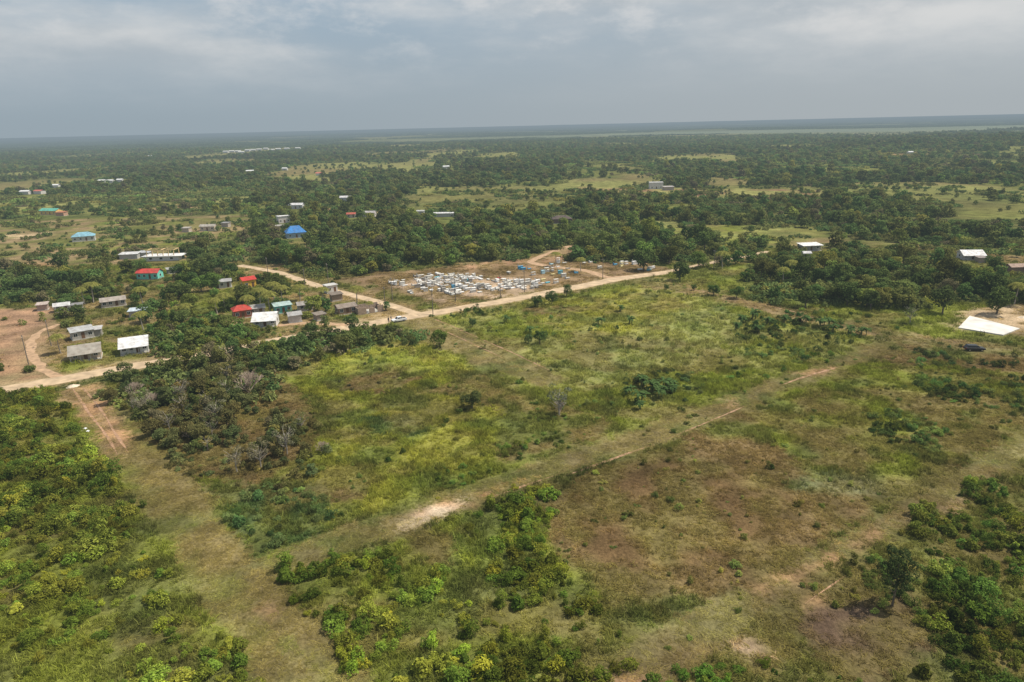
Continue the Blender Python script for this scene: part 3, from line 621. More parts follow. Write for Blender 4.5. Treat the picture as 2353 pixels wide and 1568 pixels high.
# ------------------------------------------------------------------ utility poles
WOOD=M('pole_wood',(.2,.17,.14),var=.2)
def pole(px,py,label,h=8.5):
    x,y=at(px,py);R=empty('utility_pole',(x,y,0),A);tag(R,label,'utility pole','utility poles along the dirt roads');
    B().tube([(0,0,-.3),(0,0,h*.5),(0,0,h)],[.16,.13,.1],8).build('pole',WOOD,R)
    B().box(-.06,.06,-.9,.9,h-.7,h-.55).build('crossarm',WOOD,R)
    for s in(-.75,0.3,.75):B().tube([(0,s,h-.55),(0,s,h-.36)],[.05,.035],6).build('insulator',FRM,R)
for p,l in [((995,722),'wooden utility pole standing right of the white pickup'),((1047,694),'wooden utility pole at the near edge of the cemetery'),((886,714),'wooden utility pole at the junction left of the pickup'),((902,690),'wooden utility pole between junction and cemetery'),((1150,686),'wooden utility pole in front of the middle of the cemetery'),((1205,672),'wooden utility pole before the right part of the cemetery'),((702,666),'wooden utility pole halfway along the side road'),((617,636),'wooden utility pole at the far end of the side road'),((1385,642),'wooden utility pole near the loop road turn-off'),((66,838),'wooden utility pole by the left dirt lane'),((118,796),'wooden utility pole left of the beige house'),((1640,620),'wooden utility pole beyond the end of the cemetery'),((755,652),'wooden utility pole above the pale two tone house')]:pole(*p,l)
# ------------------------------------------------------------------ vehicles
TYRE=M('tyre_rubber',(.02,.02,.02));RIM=M('wheel_rim',(.45,.45,.47),metal=.8,rough=.35,var=.05);LAMP=M('clear_lamp',(.8,.8,.75),rough=.2,var=.02);RLAMP=M('red_lamp',(.5,.02,.02),rough=.2)
def car(px,py,rot,col,label,pickup,cat):
    x,y=at(px,py);R=empty('pickup_truck' if pickup else 'car',(x,y,0),rot);tag(R,label,cat);CLEAR.append((x,y,4,12));pm=M('car_paint',col,rough=.3,var=.03,spec=.5)
    def ext(prof,w,w2=None):
        b=B();n=len(prof);w2=w2 or w
        for s in(-1,1):
            for p in prof:b.v.append((p[0],s*(w if p[1]<1.05 else w2),p[1]))
        b.f.append(tuple(range(n)));b.f.append(tuple(range(2*n-1,n-1,-1)))
        for i in range(n):j=(i+1)%n;b.f.append((i,i+n,j+n,j))
        return b
    body=[(-2.4,.4),(2.35,.4),(2.45,.6),(2.4,.9),(1.3,1.02),(-2.4,1.02),(-2.48,.7)]
    bo=ext(body,.9).build('body',pm,R);mo=bo.modifiers.new('bevel','BEVEL');mo.width=.06;mo.segments=2
    cab=[(1.15,1.0),(.5,1.62),(-.75 if pickup else -1.9,1.66),(-.95 if pickup else -2.3,1.0)]
    ext(cab,.84,.7).build('cabin',pm,R)
    g=B()
    for s in(-1,1):
        g.quad((.95,s*.83,1.08),(.45,s*.735,1.52),(-.1,s*.735,1.54),(-.1,s*.83,1.08));e=-.72 if pickup else -1.8
        g.quad((-.2,s*.83,1.08),(-.2,s*.735,1.54),(e,s*.735,1.55),(e-.12,s*.83,1.08))
    g.build('side_window',WIN,R)
    B().quad((1.13,-.72,1.06),(1.13,.72,1.06),(.57,.62,1.57),(.57,-.62,1.57)).build('windscreen',WIN,R)
    for sx in(1.5,-1.5):
        for s in(-1,1):
            wh=B().tube([(sx,s*.74,.36),(sx,s*.96,.36)],[.36,.36],16).build('wheel',TYRE,R);B().tube([(sx,s*.955,.36),(sx,s*.975,.36)],[.2,.18],10).build('rim',RIM,wh)
    for s in(-1,1):
        B().box(2.38,2.47,s*.7-.16,s*.7+.16,.68,.84).build('headlight',LAMP,R);B().box(-2.52,-2.43,s*.75-.1,s*.75+.1,.7,.95).build('tail_light',RLAMP,R)
    if pickup:
        B().box(-2.3,-1.02,-.74,.74,1.021,1.03).build('truck_bed',M('bed_liner',(.04,.04,.04)),R)
    B().box(2.4,2.52,-.85,.85,.42,.58).build('bumper',M('bumper',(.1,.1,.1)),R)
car(917,739,A+math.pi,(.8,.8,.8),'white pickup parked at the road junction above the plot',True,'pickup truck')
car(2238,806,-.12,(.02,.022,.025),'dark car parked in the grass at the far right',False,'car')
# ------------------------------------------------------------------ people
def person(px,py,rz,shirt,label,step):
    x,y=at(px,py);R=empty('person',(x,y,0.02),rz);tag(R,label,'person','people by the white pickup')
    J=[(0,0,.95,.13),(0,0,1.2,.13),(0,0,1.4,.12),(0,0,1.5,.055),(0,.0,1.62,.095),(0,.0,1.72,.07)]
    L=[(0,1),(1,2),(2,3),(3,4),(4,5)]
    for s in(-1,1):
        n=len(J);J+=[(s*.19,0,1.4,.055),(s*.26,.03*s,1.13,.042),(s*.25,-.1,.88,.032),(s*.25,-.12,.8,.025)];L+=[(2,n),(n,n+1),(n+1,n+2),(n+2,n+3)]
        n=len(J);J+=[(s*.1,0,.88,.09),(s*.11,-.02-s*step,.5,.06),(s*.12,s*step,.08,.04),(s*.13,s*step-.16,.03,.035)];L+=[(0,n),(n,n+1),(n+1,n+2),(n+2,n+3)]
    me=bpy.data.meshes.new('body');me.from_pydata([j[:3] for j in J],L,[]);me.materials.append(M('skin',(.25,.13,.08)))
    o=ob('body',me,R);o.modifiers.new('skin','SKIN')
    for i,j in enumerate(J):me.skin_vertices[0].data[i].radius=(j[3],j[3])
    me.skin_vertices[0].data[0].use_root=True
    sm=o.modifiers.new('sub','SUBSURF');sm.levels=1;sm.render_levels=1
    b=B();b.tube([(0,0,.93),(0,0,1.15),(0,0,1.36),(0,0,1.47)],[.17,.165,.19,.08],10)
    for s in(-1,1):b.tube([(s*.15,0,1.42),(s*.25,.02*s,1.15)],[.075,.06],7)
    b.build('shirt',M('shirt',shirt),R)
    b=B()
    for s in(-1,1):b.tube([(s*.09,0,.97),(s*.11,-.02-s*step,.5),(s*.12,s*step,.12)],[.115,.085,.06],8)
    b.build('trousers',M('trousers',(.04,.05,.09)),R)
    b=B();b.tube([(0,.02,1.64),(0,.02,1.7),(0,.02,1.75)],[.104,.1,.05],9);b.build('hair',M('hair',(.015,.012,.01)),R)
person(893,741,.4,(.05,.05,.06),'person in a dark shirt standing left of the white pickup',.04)
person(899,738,2.2,(.1,.12,.2),'person in a blue shirt standing closest to the white pickup',.08)
# ------------------------------------------------------------------ vegetation zones
TZ=[
 ([(250,905),(330,875),(560,845),(645,875),(605,930),(655,955),(712,1000),(698,1075),(560,1100),(440,1085),(335,980)],1/9.,1.0,2.4,(.062,.070,.026),'small dark tree in the thicket filling the left part of the plot'),
 ([(235,866),(400,815),(560,792),(640,762),(790,745),(880,745),(960,770),(940,795),(860,790),(745,838),(640,860),(540,870),(300,900)],1/9.,1.3,2.7,(.054,.072,.023),'dark leafy tree in the thicket along the far left edge of the plot'),
 ([(600,1060),(720,1000),(770,1040),(700,1120),(560,1140)],1/40.,.8,1.6,(.07,.075,.03),'small tree at the ragged edge of the plot thicket'),
 ([(130,720),(150,640),(260,610),(420,605),(540,640),(700,670),(780,700),(770,750),(560,740),(380,760),(150,770)],1/42.,2.0,4.1,(.056,.080,.024),'tree growing among the village houses'),
 ([(340,762),(400,745),(500,745),(640,762),(760,750),(700,770),(560,790),(380,812)],1/10.,1.4,2.8,(.062,.088,.024),'green tree between the village and the plot'),
 ([(E,640),(60,620),(170,640),(200,680),(80,700),(E,700)],1/40.,2.4,4.4,(.05,.07,.022),'big tree in the wood left of the village'),
 ([(410,575),(520,570),(545,610),(500,650),(420,645),(400,610)],1/38.,2.6,4.8,(.05,.07,.022),'big dark tree beside the end of the side road'),
 ([(540,570),(700,555),(900,540),(1310,515),(1330,555),(1230,588),(1060,603),(880,622),(760,640),(650,620)],1/27.,2.4,4.8,(.058,.080,.023),'tall tree in the dense wood behind the cemetery'),
 ([(1310,500),(1640,560),(1640,600),(1500,600),(1320,585)],1/55.,2.8,5.6,(.06,.082,.023),'spreading tree behind the far end of the cemetery'),
 ([(1720,640),(1760,600),(1900,595),(2190,618),(Q,640),(Q,700),(2340,700),(2180,690),(2070,715),(1900,700),(1760,690)],1/34.,2.2,4.8,(.058,.078,.023),'tree in the dense wood on the right above the track'),
 ([(1530,600),(1640,590),(1730,600),(1640,615),(1560,640)],1/60.,2.2,4.4,(.055,.08,.022),'tree around the bend of the dirt road'),
]
CLR=[[(E,455),(250,450),(520,432),(600,442),(560,470),(300,492),(E,500)],[(E,520),(150,500),(560,495),(600,520),(540,560),(200,600),(E,610)],[(1340,430),(1600,432),(1900,438),(1890,462),(1600,460),(1360,447)],
 [(1460,505),(1700,520),(1900,530),(1900,560),(1700,560),(1480,532)],[(1740,575),(1900,560),(2140,590),(Q,640),(Q,600),(2100,560),(1900,545)],[(500,345),(700,335),(710,347),(520,357)],[(2130,500),(2353,510),(2353,530),(2130,520)],
 [(1880,386),(2000,384),(2010,398),(1890,400)],[(1990,362),(2100,355),(2120,368),(2010,372)],[(1330,372),(1500,376),(1480,386),(1340,384)],[(730,478),(900,486),(900,496),(740,490)]]
NOVEG=[(E,712),(120,708),(135,745),(105,790),(115,850),(160,875),(E,1000)]
def jit(x0,x1,y0,y1,s):
    X,Y=np.meshgrid(np.arange(x0,x1,s),np.arange(y0,y1,s));X=X+rng.uniform(-.48,.48,X.shape)*s;Y=Y+rng.uniform(-.48,.48,Y.shape)*s
    X=X.ravel();Y=Y.ravel();k=abs(X)<.87*Y+45;return X[k],Y[k]
def roadok(X,Y,m):
    k=np.ones(X.shape,bool)
    for i,rd in enumerate(ROADS):k&=seg(X,Y,rd)>m+[3.,1.5,2,1.6,1.3,1.3][i]
    return k
def houseok(X,Y,full=True,mult=1.):
    px,py,_=proj(X,Y);k=~inp(px,py,SLAB)&~(inp(px,py,NOVEG)&(fbm(X/5,Y/5,18,3)<.57))
    for (x,y,r,L) in CLEAR:
        d=math.hypot(x,y);ux,uy=-x/d,-y/d;t=np.clip((X-x)*ux+(Y-y)*uy,0,L if full else 2)
        k&=np.hypot(X-x-ux*t,Y-y-uy*t)>r*mult
    return k
CEM=[(830,640),(1060,608),(1230,592),(1300,566),(1340,580),(1300,600),(1520,612),(1530,625),(960,716)]
TP=[]
def tints(base,n,lo=.65,hi=1.45,br=True):
    c=np.array(base)*rng.uniform(lo,hi,(n,1));c[:,0]*=rng.uniform(.8,1.35,n)
    g=rng.random(n);c[g<.12]*=np.array([1.5,1.4,1.1])
    if br:c[g>.965]=np.array([.095,.085,.045])*rng.uniform(.8,1.2)
    return c
def addt(X,Y,r,tint,zi):
    n=len(X);c=tints(tint,n)
    for i in range(n):TP.append((X[i],Y[i],r[i],rng.uniform(.8,1.2),c[i],zi))
def openf(X,Y): return fbm(X/160,Y/300,31,4)   # same field pattern as the ground
X,Y=jit(-520,520,60,660,2.6)
px,py,zc=proj(X,Y);used=np.zeros(X.shape,bool)
rok=roadok(X,Y,1.2);hok=houseok(X,Y);cem=inp(px,py,CEM)
for zi,(poly,den,r0,r1,tint,lab) in enumerate(TZ):
    m=inp(px+(fbm(X/7,Y/7,61)-.5)*46,py+(fbm(X/7,Y/7,62)-.5)*24,poly)&~used;used|=m
    cl=np.clip((fbm(X/14,Y/14,63,3)-.32)*4,.2,1.15)
    k=m&(rng.random(X.shape)<den*6.76*cl)&rok&hok&~cem
    addt(X[k],Y[k],r0+(r1-r0)*rng.random(k.sum())**1.7,tint,zi)
up=(py<600)
d=fbm(X/55,Y/55,71,4);d2=fbm(X/16,Y/16,72,3)
clr=np.zeros(X.shape,bool)
for c in CLR:clr|=inp(px,py,c)
clr|=(openf(X,Y)>.56)&(np.hypot(X,Y)>480)
pr=np.clip((d-.42)/.08,0.13,1)*np.clip((d2-.3)*4,.2,1.2)/27.*6.76*np.where(clr,.25,1)
k=up&~used&~cem&rok&hok&(rng.random(X.shape)<pr)
rr_=np.where(clr[k],rng.uniform(1.,2.6,k.sum()),1.8+3.2*rng.random(k.sum())**1.5)
addt(X[k],Y[k],rr_,(.062,.083,.025),99)
X,Y=jit(-560,560,150,680,7.5);px,py,zc=proj(X,Y);d=fbm(X/55,Y/55,71,4);clr=np.zeros(X.shape,bool)
for c in CLR:clr|=inp(px,py,c)
clr|=(openf(X,Y)>.56)&(np.hypot(X,Y)>480)
inz=np.zeros(X.shape,bool)
for zi in(0,1,4,5,6,7,9):inz|=inp(px,py,TZ[zi][0])
k=(inz|((py<600)&(rng.random(X.shape)<np.clip((d-.38)/.08,.2,1)*np.where(clr,.2,1))))&roadok(X,Y,3.)&houseok(X,Y,True,1.25)&~inp(px,py,CEM)
S1=(X[k],Y[k],rng.uniform(4.2,6.5,k.sum()))
X,Y=jit(-2400,2400,660,2700,6.3);px,py,zc=proj(X,Y);clr=np.zeros(X.shape,bool)
for c in CLR:clr|=inp(px,py,c)
clr|=openf(X,Y)>.555
d=fbm(X/100,Y/150,73,4);d2=fbm(X/25,Y/25,76,2);pr=np.clip((d-.38)/.08,.16,1)*np.clip((d2-.2)*3,.3,1)*np.where(clr,.13,1)
k=(rng.random(X.shape)<pr)&houseok(X,Y)&(abs(X)<.85*Y);X,Y,clr=X[k],Y[k],clr[k];n=len(X)
FT=dict(x=X,y=Y,r=np.where(clr,rng.uniform(1.5,3.,n),2.4+3.2*rng.random(n)**1.5),hf=rng.uniform(.75,1.15,n))
big=fbm(X/300,Y/200,74,3)[:,None]
FT['t']=tints((.066,.088,.03),n,.7,1.35)*(1.4-.75*big)
X,Y=jit(-2400,2400,680,2700,17.);d=fbm(X/100,Y/150,73,4);k=(rng.random(X.shape)<np.clip((d-.36)/.08,.25,1))&houseok(X,Y)&(abs(X)<.85*Y)&(openf(X,Y)<.55)
S2=(X[k],Y[k],rng.uniform(10,15,k.sum()))
LM=[(2050,1392,2.1,'tall',(.032,.045,.016),'tall dark tree standing alone in the lower right corner'),
 (1085,938,2.4,'t2',(.045,.055,.018),'round dark bush tree in the open grass of the plot'),
 (1285,955,2.9,'s',(.09,.10,.06),'sparse grey limbed tree near the right edge of the plot'),
 (1010,798,2.8,'t0',(.07,.10,.02),'rounded tree just outside the far corner of the plot'),
 (1240,792,2.3,'t1',(.05,.08,.022),'leafy tree in the left part of the big open field'),
 (1215,790,1.5,'t0',(.06,.09,.03),'shorter bushy tree touching the left side of the field tree'),
 (1236,706,2.2,'t1',(.045,.07,.02),'roadside tree directly below the crowded graves'),(1268,700,2.6,'t0',(.045,.07,.02),'wide roadside tree second from the left by the field'),(1302,682,2.1,'t3',(.05,.075,.02),'slim roadside tree at the field corner by the road'),
 (1085,752,1.6,'t1',(.055,.085,.03),'small dark tree by the roadside hedge'),(888,714,1.5,'t3',(.05,.1,.03),'little conical tree at the junction'),
 (1480,622,5.2,'t2',(.045,.065,.02),'very wide flat topped tree by the far cemetery end'),(1562,645,4.,'t0',(.045,.065,.02),'big dark tree at the bend of the dirt road'),
 (1640,680,2.6,'t2',(.05,.08,.02),'left one of two round trees in the right hand pasture'),(1692,686,2.6,'t2',(.05,.08,.02),'right one of two round trees in the right hand pasture'),(1715,645,2.8,'t2',(.05,.08,.02),'round tree at the back of the right hand pasture'),
 (1595,668,1.3,'t1',(.05,.08,.02),'little tree left of the two round pasture trees'),(1530,668,1.3,'t1',(.05,.08,.02),'little tree at the left end of the pasture'),
 (2165,722,4.,'t3',(.045,.06,.02),'tall tree sticking out of the right hand wood'),(2290,722,4.6,'t0',(.05,.07,.02),'big round tree behind the concrete slab'),(2090,745,2.6,'s',(.07,.09,.03),'thin tree in front of the right hand wood'),
 (2000,712,3.5,'t1',(.05,.065,.02),'dark tree at the front edge of the right hand wood'),(1850,706,3.6,'t0',(.05,.068,.02),'broad tree at the left front of the right hand wood'),
 (380,748,2.8,'t0',(.045,.07,.02),'dark tree below the light blue shed'),(405,742,2.4,'t1',(.045,.07,.02),'second dark tree right of the light blue shed'),(176,660,4.,'t1',(.045,.065,.02),'tall dark tree left of the long brown roofed house'),
 (930,530,5.4,'t0',(.04,.055,.018),'broad dark tree rising from the central wood'),(750,560,5.,'t1',(.04,.055,.018),'tall dark tree right of the blue pyramid roof'),(480,645,4.4,'t0',(.045,.06,.02),'huge dark tree left of the yellow house'),
 (660,1045,2.6,'s',(.10,.10,.06),'thin grey branched tree at the lower right of the plot thicket'),(330,955,2.5,'s',(.12,.11,.07),'thin leafless looking tree near the left edge of the plot'),(545,1188,.9,'t2',(.05,.08,.02),'small round bush near the left edge of the plot grass'),
 (140,625,4.6,'t1',(.045,.065,.02),'large dark tree at the left edge above the village'),
 (420,925,2.4,'s',(.11,.10,.07),'thin grey tree near the middle of the plot thicket'),(500,975,2.5,'s',(.10,.10,.06),'thin grey tree right of the middle of the plot thicket'),(600,1075,2.3,'s',(.11,.10,.06),'thin pale limbed tree at the bottom of the plot thicket'),(545,1085,2.2,'s',(.11,.10,.06),'bare limbed tree at the lower left edge of the plot thicket')]
PALMS=[(575,722,.85),(598,706,.95),(622,718,.9),(520,716,.85),(548,704,.9),(500,722,.7),(648,700,.9),(215,696,.95),(330,702,.9),(430,735,.7),(330,760,.75),(140,812,.7),(195,700,.8),(410,735,.6),(820,706,.9),(742,700,.8),(1815,640,.9),(1800,652,.8),(1660,618,.9),(1335,625,.8),(850,717,.5),(630,690,.9),(1275,612,.8),(690,692,.8),(2330,700,.9)]
PL=['below the red hip roofed house','behind the bright white house, left one','behind the bright white house, right one','left of the red hip roofed house','behind the red hip roofed house','leftmost beside the village lane','over the turquoise walled house','above the long brownish grey house','right of the long brownish grey house','shortest one left of the village lane','between the pale gable house and the blue shed','beside the grey flat roofed house','left of the long brownish grey house','small one by the dark village trees','tall one next to the brown house','above the small grey village shed','tall one in the right hand wood','shorter one in the right hand wood','at the bend of the dirt road','among the far cemetery graves','small one beside the unfinished block walls','on the slope behind the village','at the back of the cemetery','above the grey roofed village house','at the right edge near the sand']
BAN=[(1498,905,1.15),(1470,925,1.1),(1530,895,1.2),(1478,890,1.2),(1515,915,1.),(1445,910,1.),(1545,905,.9),(1163,742,.9),(1375,748,.9),(1427,716,.9),(1447,745,.8),(1215,765,.8),(1700,745,1.1),(1730,735,1.1),(1760,748,1.),(1690,760,1.),(1850,745,1.1),(1880,752,1.1),(1915,765,1.),(1950,770,1.),(1980,772,1.),(1800,742,.9),(1740,765,.9),(1900,748,1.),(1470,940,.7)]
def mk_tree(x,y,r,kind,tint,label,hf=1.,group=None):
    R=empty('broadleaf_tree',(x,y,0),random.uniform(0,6.28),(r,r,r*hf));tag(R,label,'tree',group)
    if kind=='tall':T,C=TALL_T,TALL_C
    elif kind=='s': k=random.randrange(2);T,C=SP_T[k],SPARSE_C[k]
    else:
        k=int(kind[1]);T,C=TREE_T[k],TREE_C[k]
    ob('trunk',T,R);c=ob('crown',C,R);c['tint']=[float(q) for q in tint]
for i,(px_,py_,r,k,tn,l) in enumerate(LM):
    x,y=at(px_,py_);mk_tree(x,y,r,k,tn,l,1.35 if i==0 else 1.1)
for (px_,py_,s),l in zip(PALMS,PL):
    x,y=at(px_,py_);s*=1.22;R=empty('palm_tree',(x,y,0),random.uniform(0,6.28),s*random.uniform(.95,1.1));tag(R,'coconut palm '+l,'palm tree');ob('trunk',PALM_T,R);c=ob('crown',PALM_C,R);c['tint']=[.13,.13,.035]
for k,(px_,py_,s) in enumerate(BAN):
    x,y=at(px_,py_);R=empty('banana_plant',(x,y,0),random.uniform(0,6.28),s*random.uniform(1.,1.25))
    if 1410<px_<1560 and py_>850:l,g_='banana plant in the dark clump in the middle of the big field','banana clump in the middle of the field'
    elif px_>1600:l,g_='banana plant in the row at the right side of the big field','banana row at the right of the field'
    else:l,g_='lone banana plant dotted in the open grass of the big field','banana plants dotted in the open grass'
    tag(R,l,'banana plant',g_);ob('stem',BAN_[k%3][1],R);c=ob('leaf_fan',BAN_[k%3][0],R);c['tint']=[.045,.075,.024]
for px_,py_,s,l in((572,905,1.35,'bare grey dead tree standing in the thicket of the plot'),(1285,950,.7,'leafless dead tree beside the sparse grey limbed tree'),(350,940,.95,'smaller dead tree in the left edge of the thicket'),(310,908,.8,'bare grey dead tree near the left corner of the plot'),(740,1040,.55,'pale bare snag in the yellow grass of the plot'),(440,1010,.7,'low bare snag in the front of the plot thicket')):
    x,y=at(px_,py_);o=ob('dead_tree',BARE);o.location=(x,y,0);o.scale=(s,)*3;tag(o,l,'dead tree')
arr=[];
for q in TP:
    a,b,z=proj(np.array([q[0]]),np.array([q[1]]),q[2]);arr.append((q[2]/z[0]) if (-10<a[0]<2363 and -20<b[0]<1600 and q[5]!=99) else 0)
order=np.argsort(-np.array(arr));ind=set(order[:258].tolist());rest=[]
for i,q in enumerate(TP):
    if i in ind:
        mk_tree(q[0],q[1],q[2],'t%d'%random.randrange(6) if (q[5]>2 or random.random()<(.72 if q[5]!=1 else .88)) else 's',q[4],TZ[q[5]][5],q[3],'trees: '+TZ[q[5]][5])
    else:rest.append(q)
def instancer(name,x,y,z,sc,rz,tint,protos,label,cat):
    n=len(x);me=bpy.data.meshes.new(name);me.vertices.add(n);me.vertices.foreach_set('co',np.stack([x,y,z],1).astype(np.float32).ravel())
    def at3(nm,d):a=me.attributes.new(nm,'FLOAT_VECTOR','POINT');a.data.foreach_set('vector',d.astype(np.float32).ravel())
    at3('iscale',sc);at3('irot',np.stack([rz*0,rz*0,rz],1))
    a=me.attributes.new('iidx','INT','POINT');a.data.foreach_set('value',rng.integers(0,len(protos),n).astype(np.int32))
    a=me.attributes.new('tint','FLOAT_COLOR','POINT');a.data.foreach_set('color',np.concatenate([tint,np.ones((n,1))],1).astype(np.float32).ravel())
    o=ob(name,me);tag(o,label,cat,kind='stuff')
    ng=bpy.data.node_groups.new(name+'_scatter','GeometryNodeTree')
    ng.interface.new_socket('Geometry',in_out='INPUT',socket_type='NodeSocketGeometry');ng.interface.new_socket('Geometry',in_out='OUTPUT',socket_type='NodeSocketGeometry')
    gi=nd(ng,'NodeGroupInput');go=nd(ng,'NodeGroupOutput');ip=nd(ng,'GeometryNodeInstanceOnPoints');jn=nd(ng,'GeometryNodeJoinGeometry')
    for k,p in enumerate(protos):
        po=bpy.data.objects.new(name+'_part',p);oi=nd(ng,'GeometryNodeObjectInfo');oi.inputs['Object'].default_value=po;oi.inputs['As Instance'].default_value=True
        ng.links.new(oi.outputs['Geometry'],jn.inputs[0])
    ng.links.new(jn.outputs[0],ip.inputs['Instance']);ng.links.new(gi.outputs[0],ip.inputs['Points']);ip.inputs['Pick Instance'].default_value=True
    for nm,ty,so in(('iscale','FLOAT_VECTOR','Scale'),('irot','FLOAT_VECTOR','Rotation'),('iidx','INT','Instance Index')):
        a=nd(ng,'GeometryNodeInputNamedAttribute',data_type=ty);a.inputs['Name'].default_value=nm;ng.links.new(a.outputs['Attribute'],ip.inputs[so])
    ng.links.new(ip.outputs[0],go.inputs[0]);md=o.modifiers.new('scatter','NODES');md.node_group=ng;return o
rx=np.array([q[0] for q in rest]);ry=np.array([q[1] for q in rest]);rr=np.array([q[2] for q in rest]);rh=np.array([q[3] for q in rest]);rt=np.array([q[4] for q in rest])
X=np.concatenate([rx,FT['x']]);Y=np.concatenate([ry,FT['y']]);R_=np.concatenate([rr,FT['r']]);HF=np.concatenate([rh,FT['hf']]);TT=np.concatenate([rt,FT['t']])
instancer('woodland',X,Y,height(X,Y)-.2*R_,np.stack([R_,R_,R_*HF],1),rng.uniform(0,6.28,len(X)),TT,FARTREE,'dense green woodland stretching away behind the village and cemetery','woodland')
X=np.concatenate([S1[0],S2[0]]);Y=np.concatenate([S1[1],S2[1]]);r_=np.concatenate([S1[2],S2[2]]);n=len(X)
instancer('scrub',X,Y,height(X,Y)-.1,np.stack([r_,r_,np.minimum(r_,7)*rng.uniform(.8,1.4,n)],1),rng.uniform(0,6.28,n),tints((.07,.092,.03),n,.75,1.3),CLUMP,'low green scrub filling the gaps between the trees of the woods','scrub')
def ring(y0,y1,s,sz):
    X,Y=jit(-y1*.9,y1*.9,y0,y1,s);d=fbm(X/400,Y/500,81,4);f=(vn(X/2600,Y/500,77)>.66)&(X>-1200)
    k=(d>.42)&~f&(abs(X)<.86*Y);X=X[k];Y=Y[k];n=len(X);q=rng.uniform(.75,1.25,n)*sz
    return X,Y,np.stack([q,q,q*rng.uniform(.4,.7,n)*(24/sz)**.5],1)
a1=ring(2700,6000,34,24);a2=ring(6000,16000,90,62)
X=np.concatenate([a1[0],a2[0]]);Y=np.concatenate([a1[1],a2[1]]);SC=np.concatenate([a1[2],a2[2]]);n=len(X)
instancer('distant_forest',X,Y,height(X,Y)-1,SC,rng.uniform(0,6.28,n),np.array([.055,.072,.034])*rng.uniform(.7,1.4,(n,1)),CLUMP,'hazy blue green forest canopy along the horizon','forest')
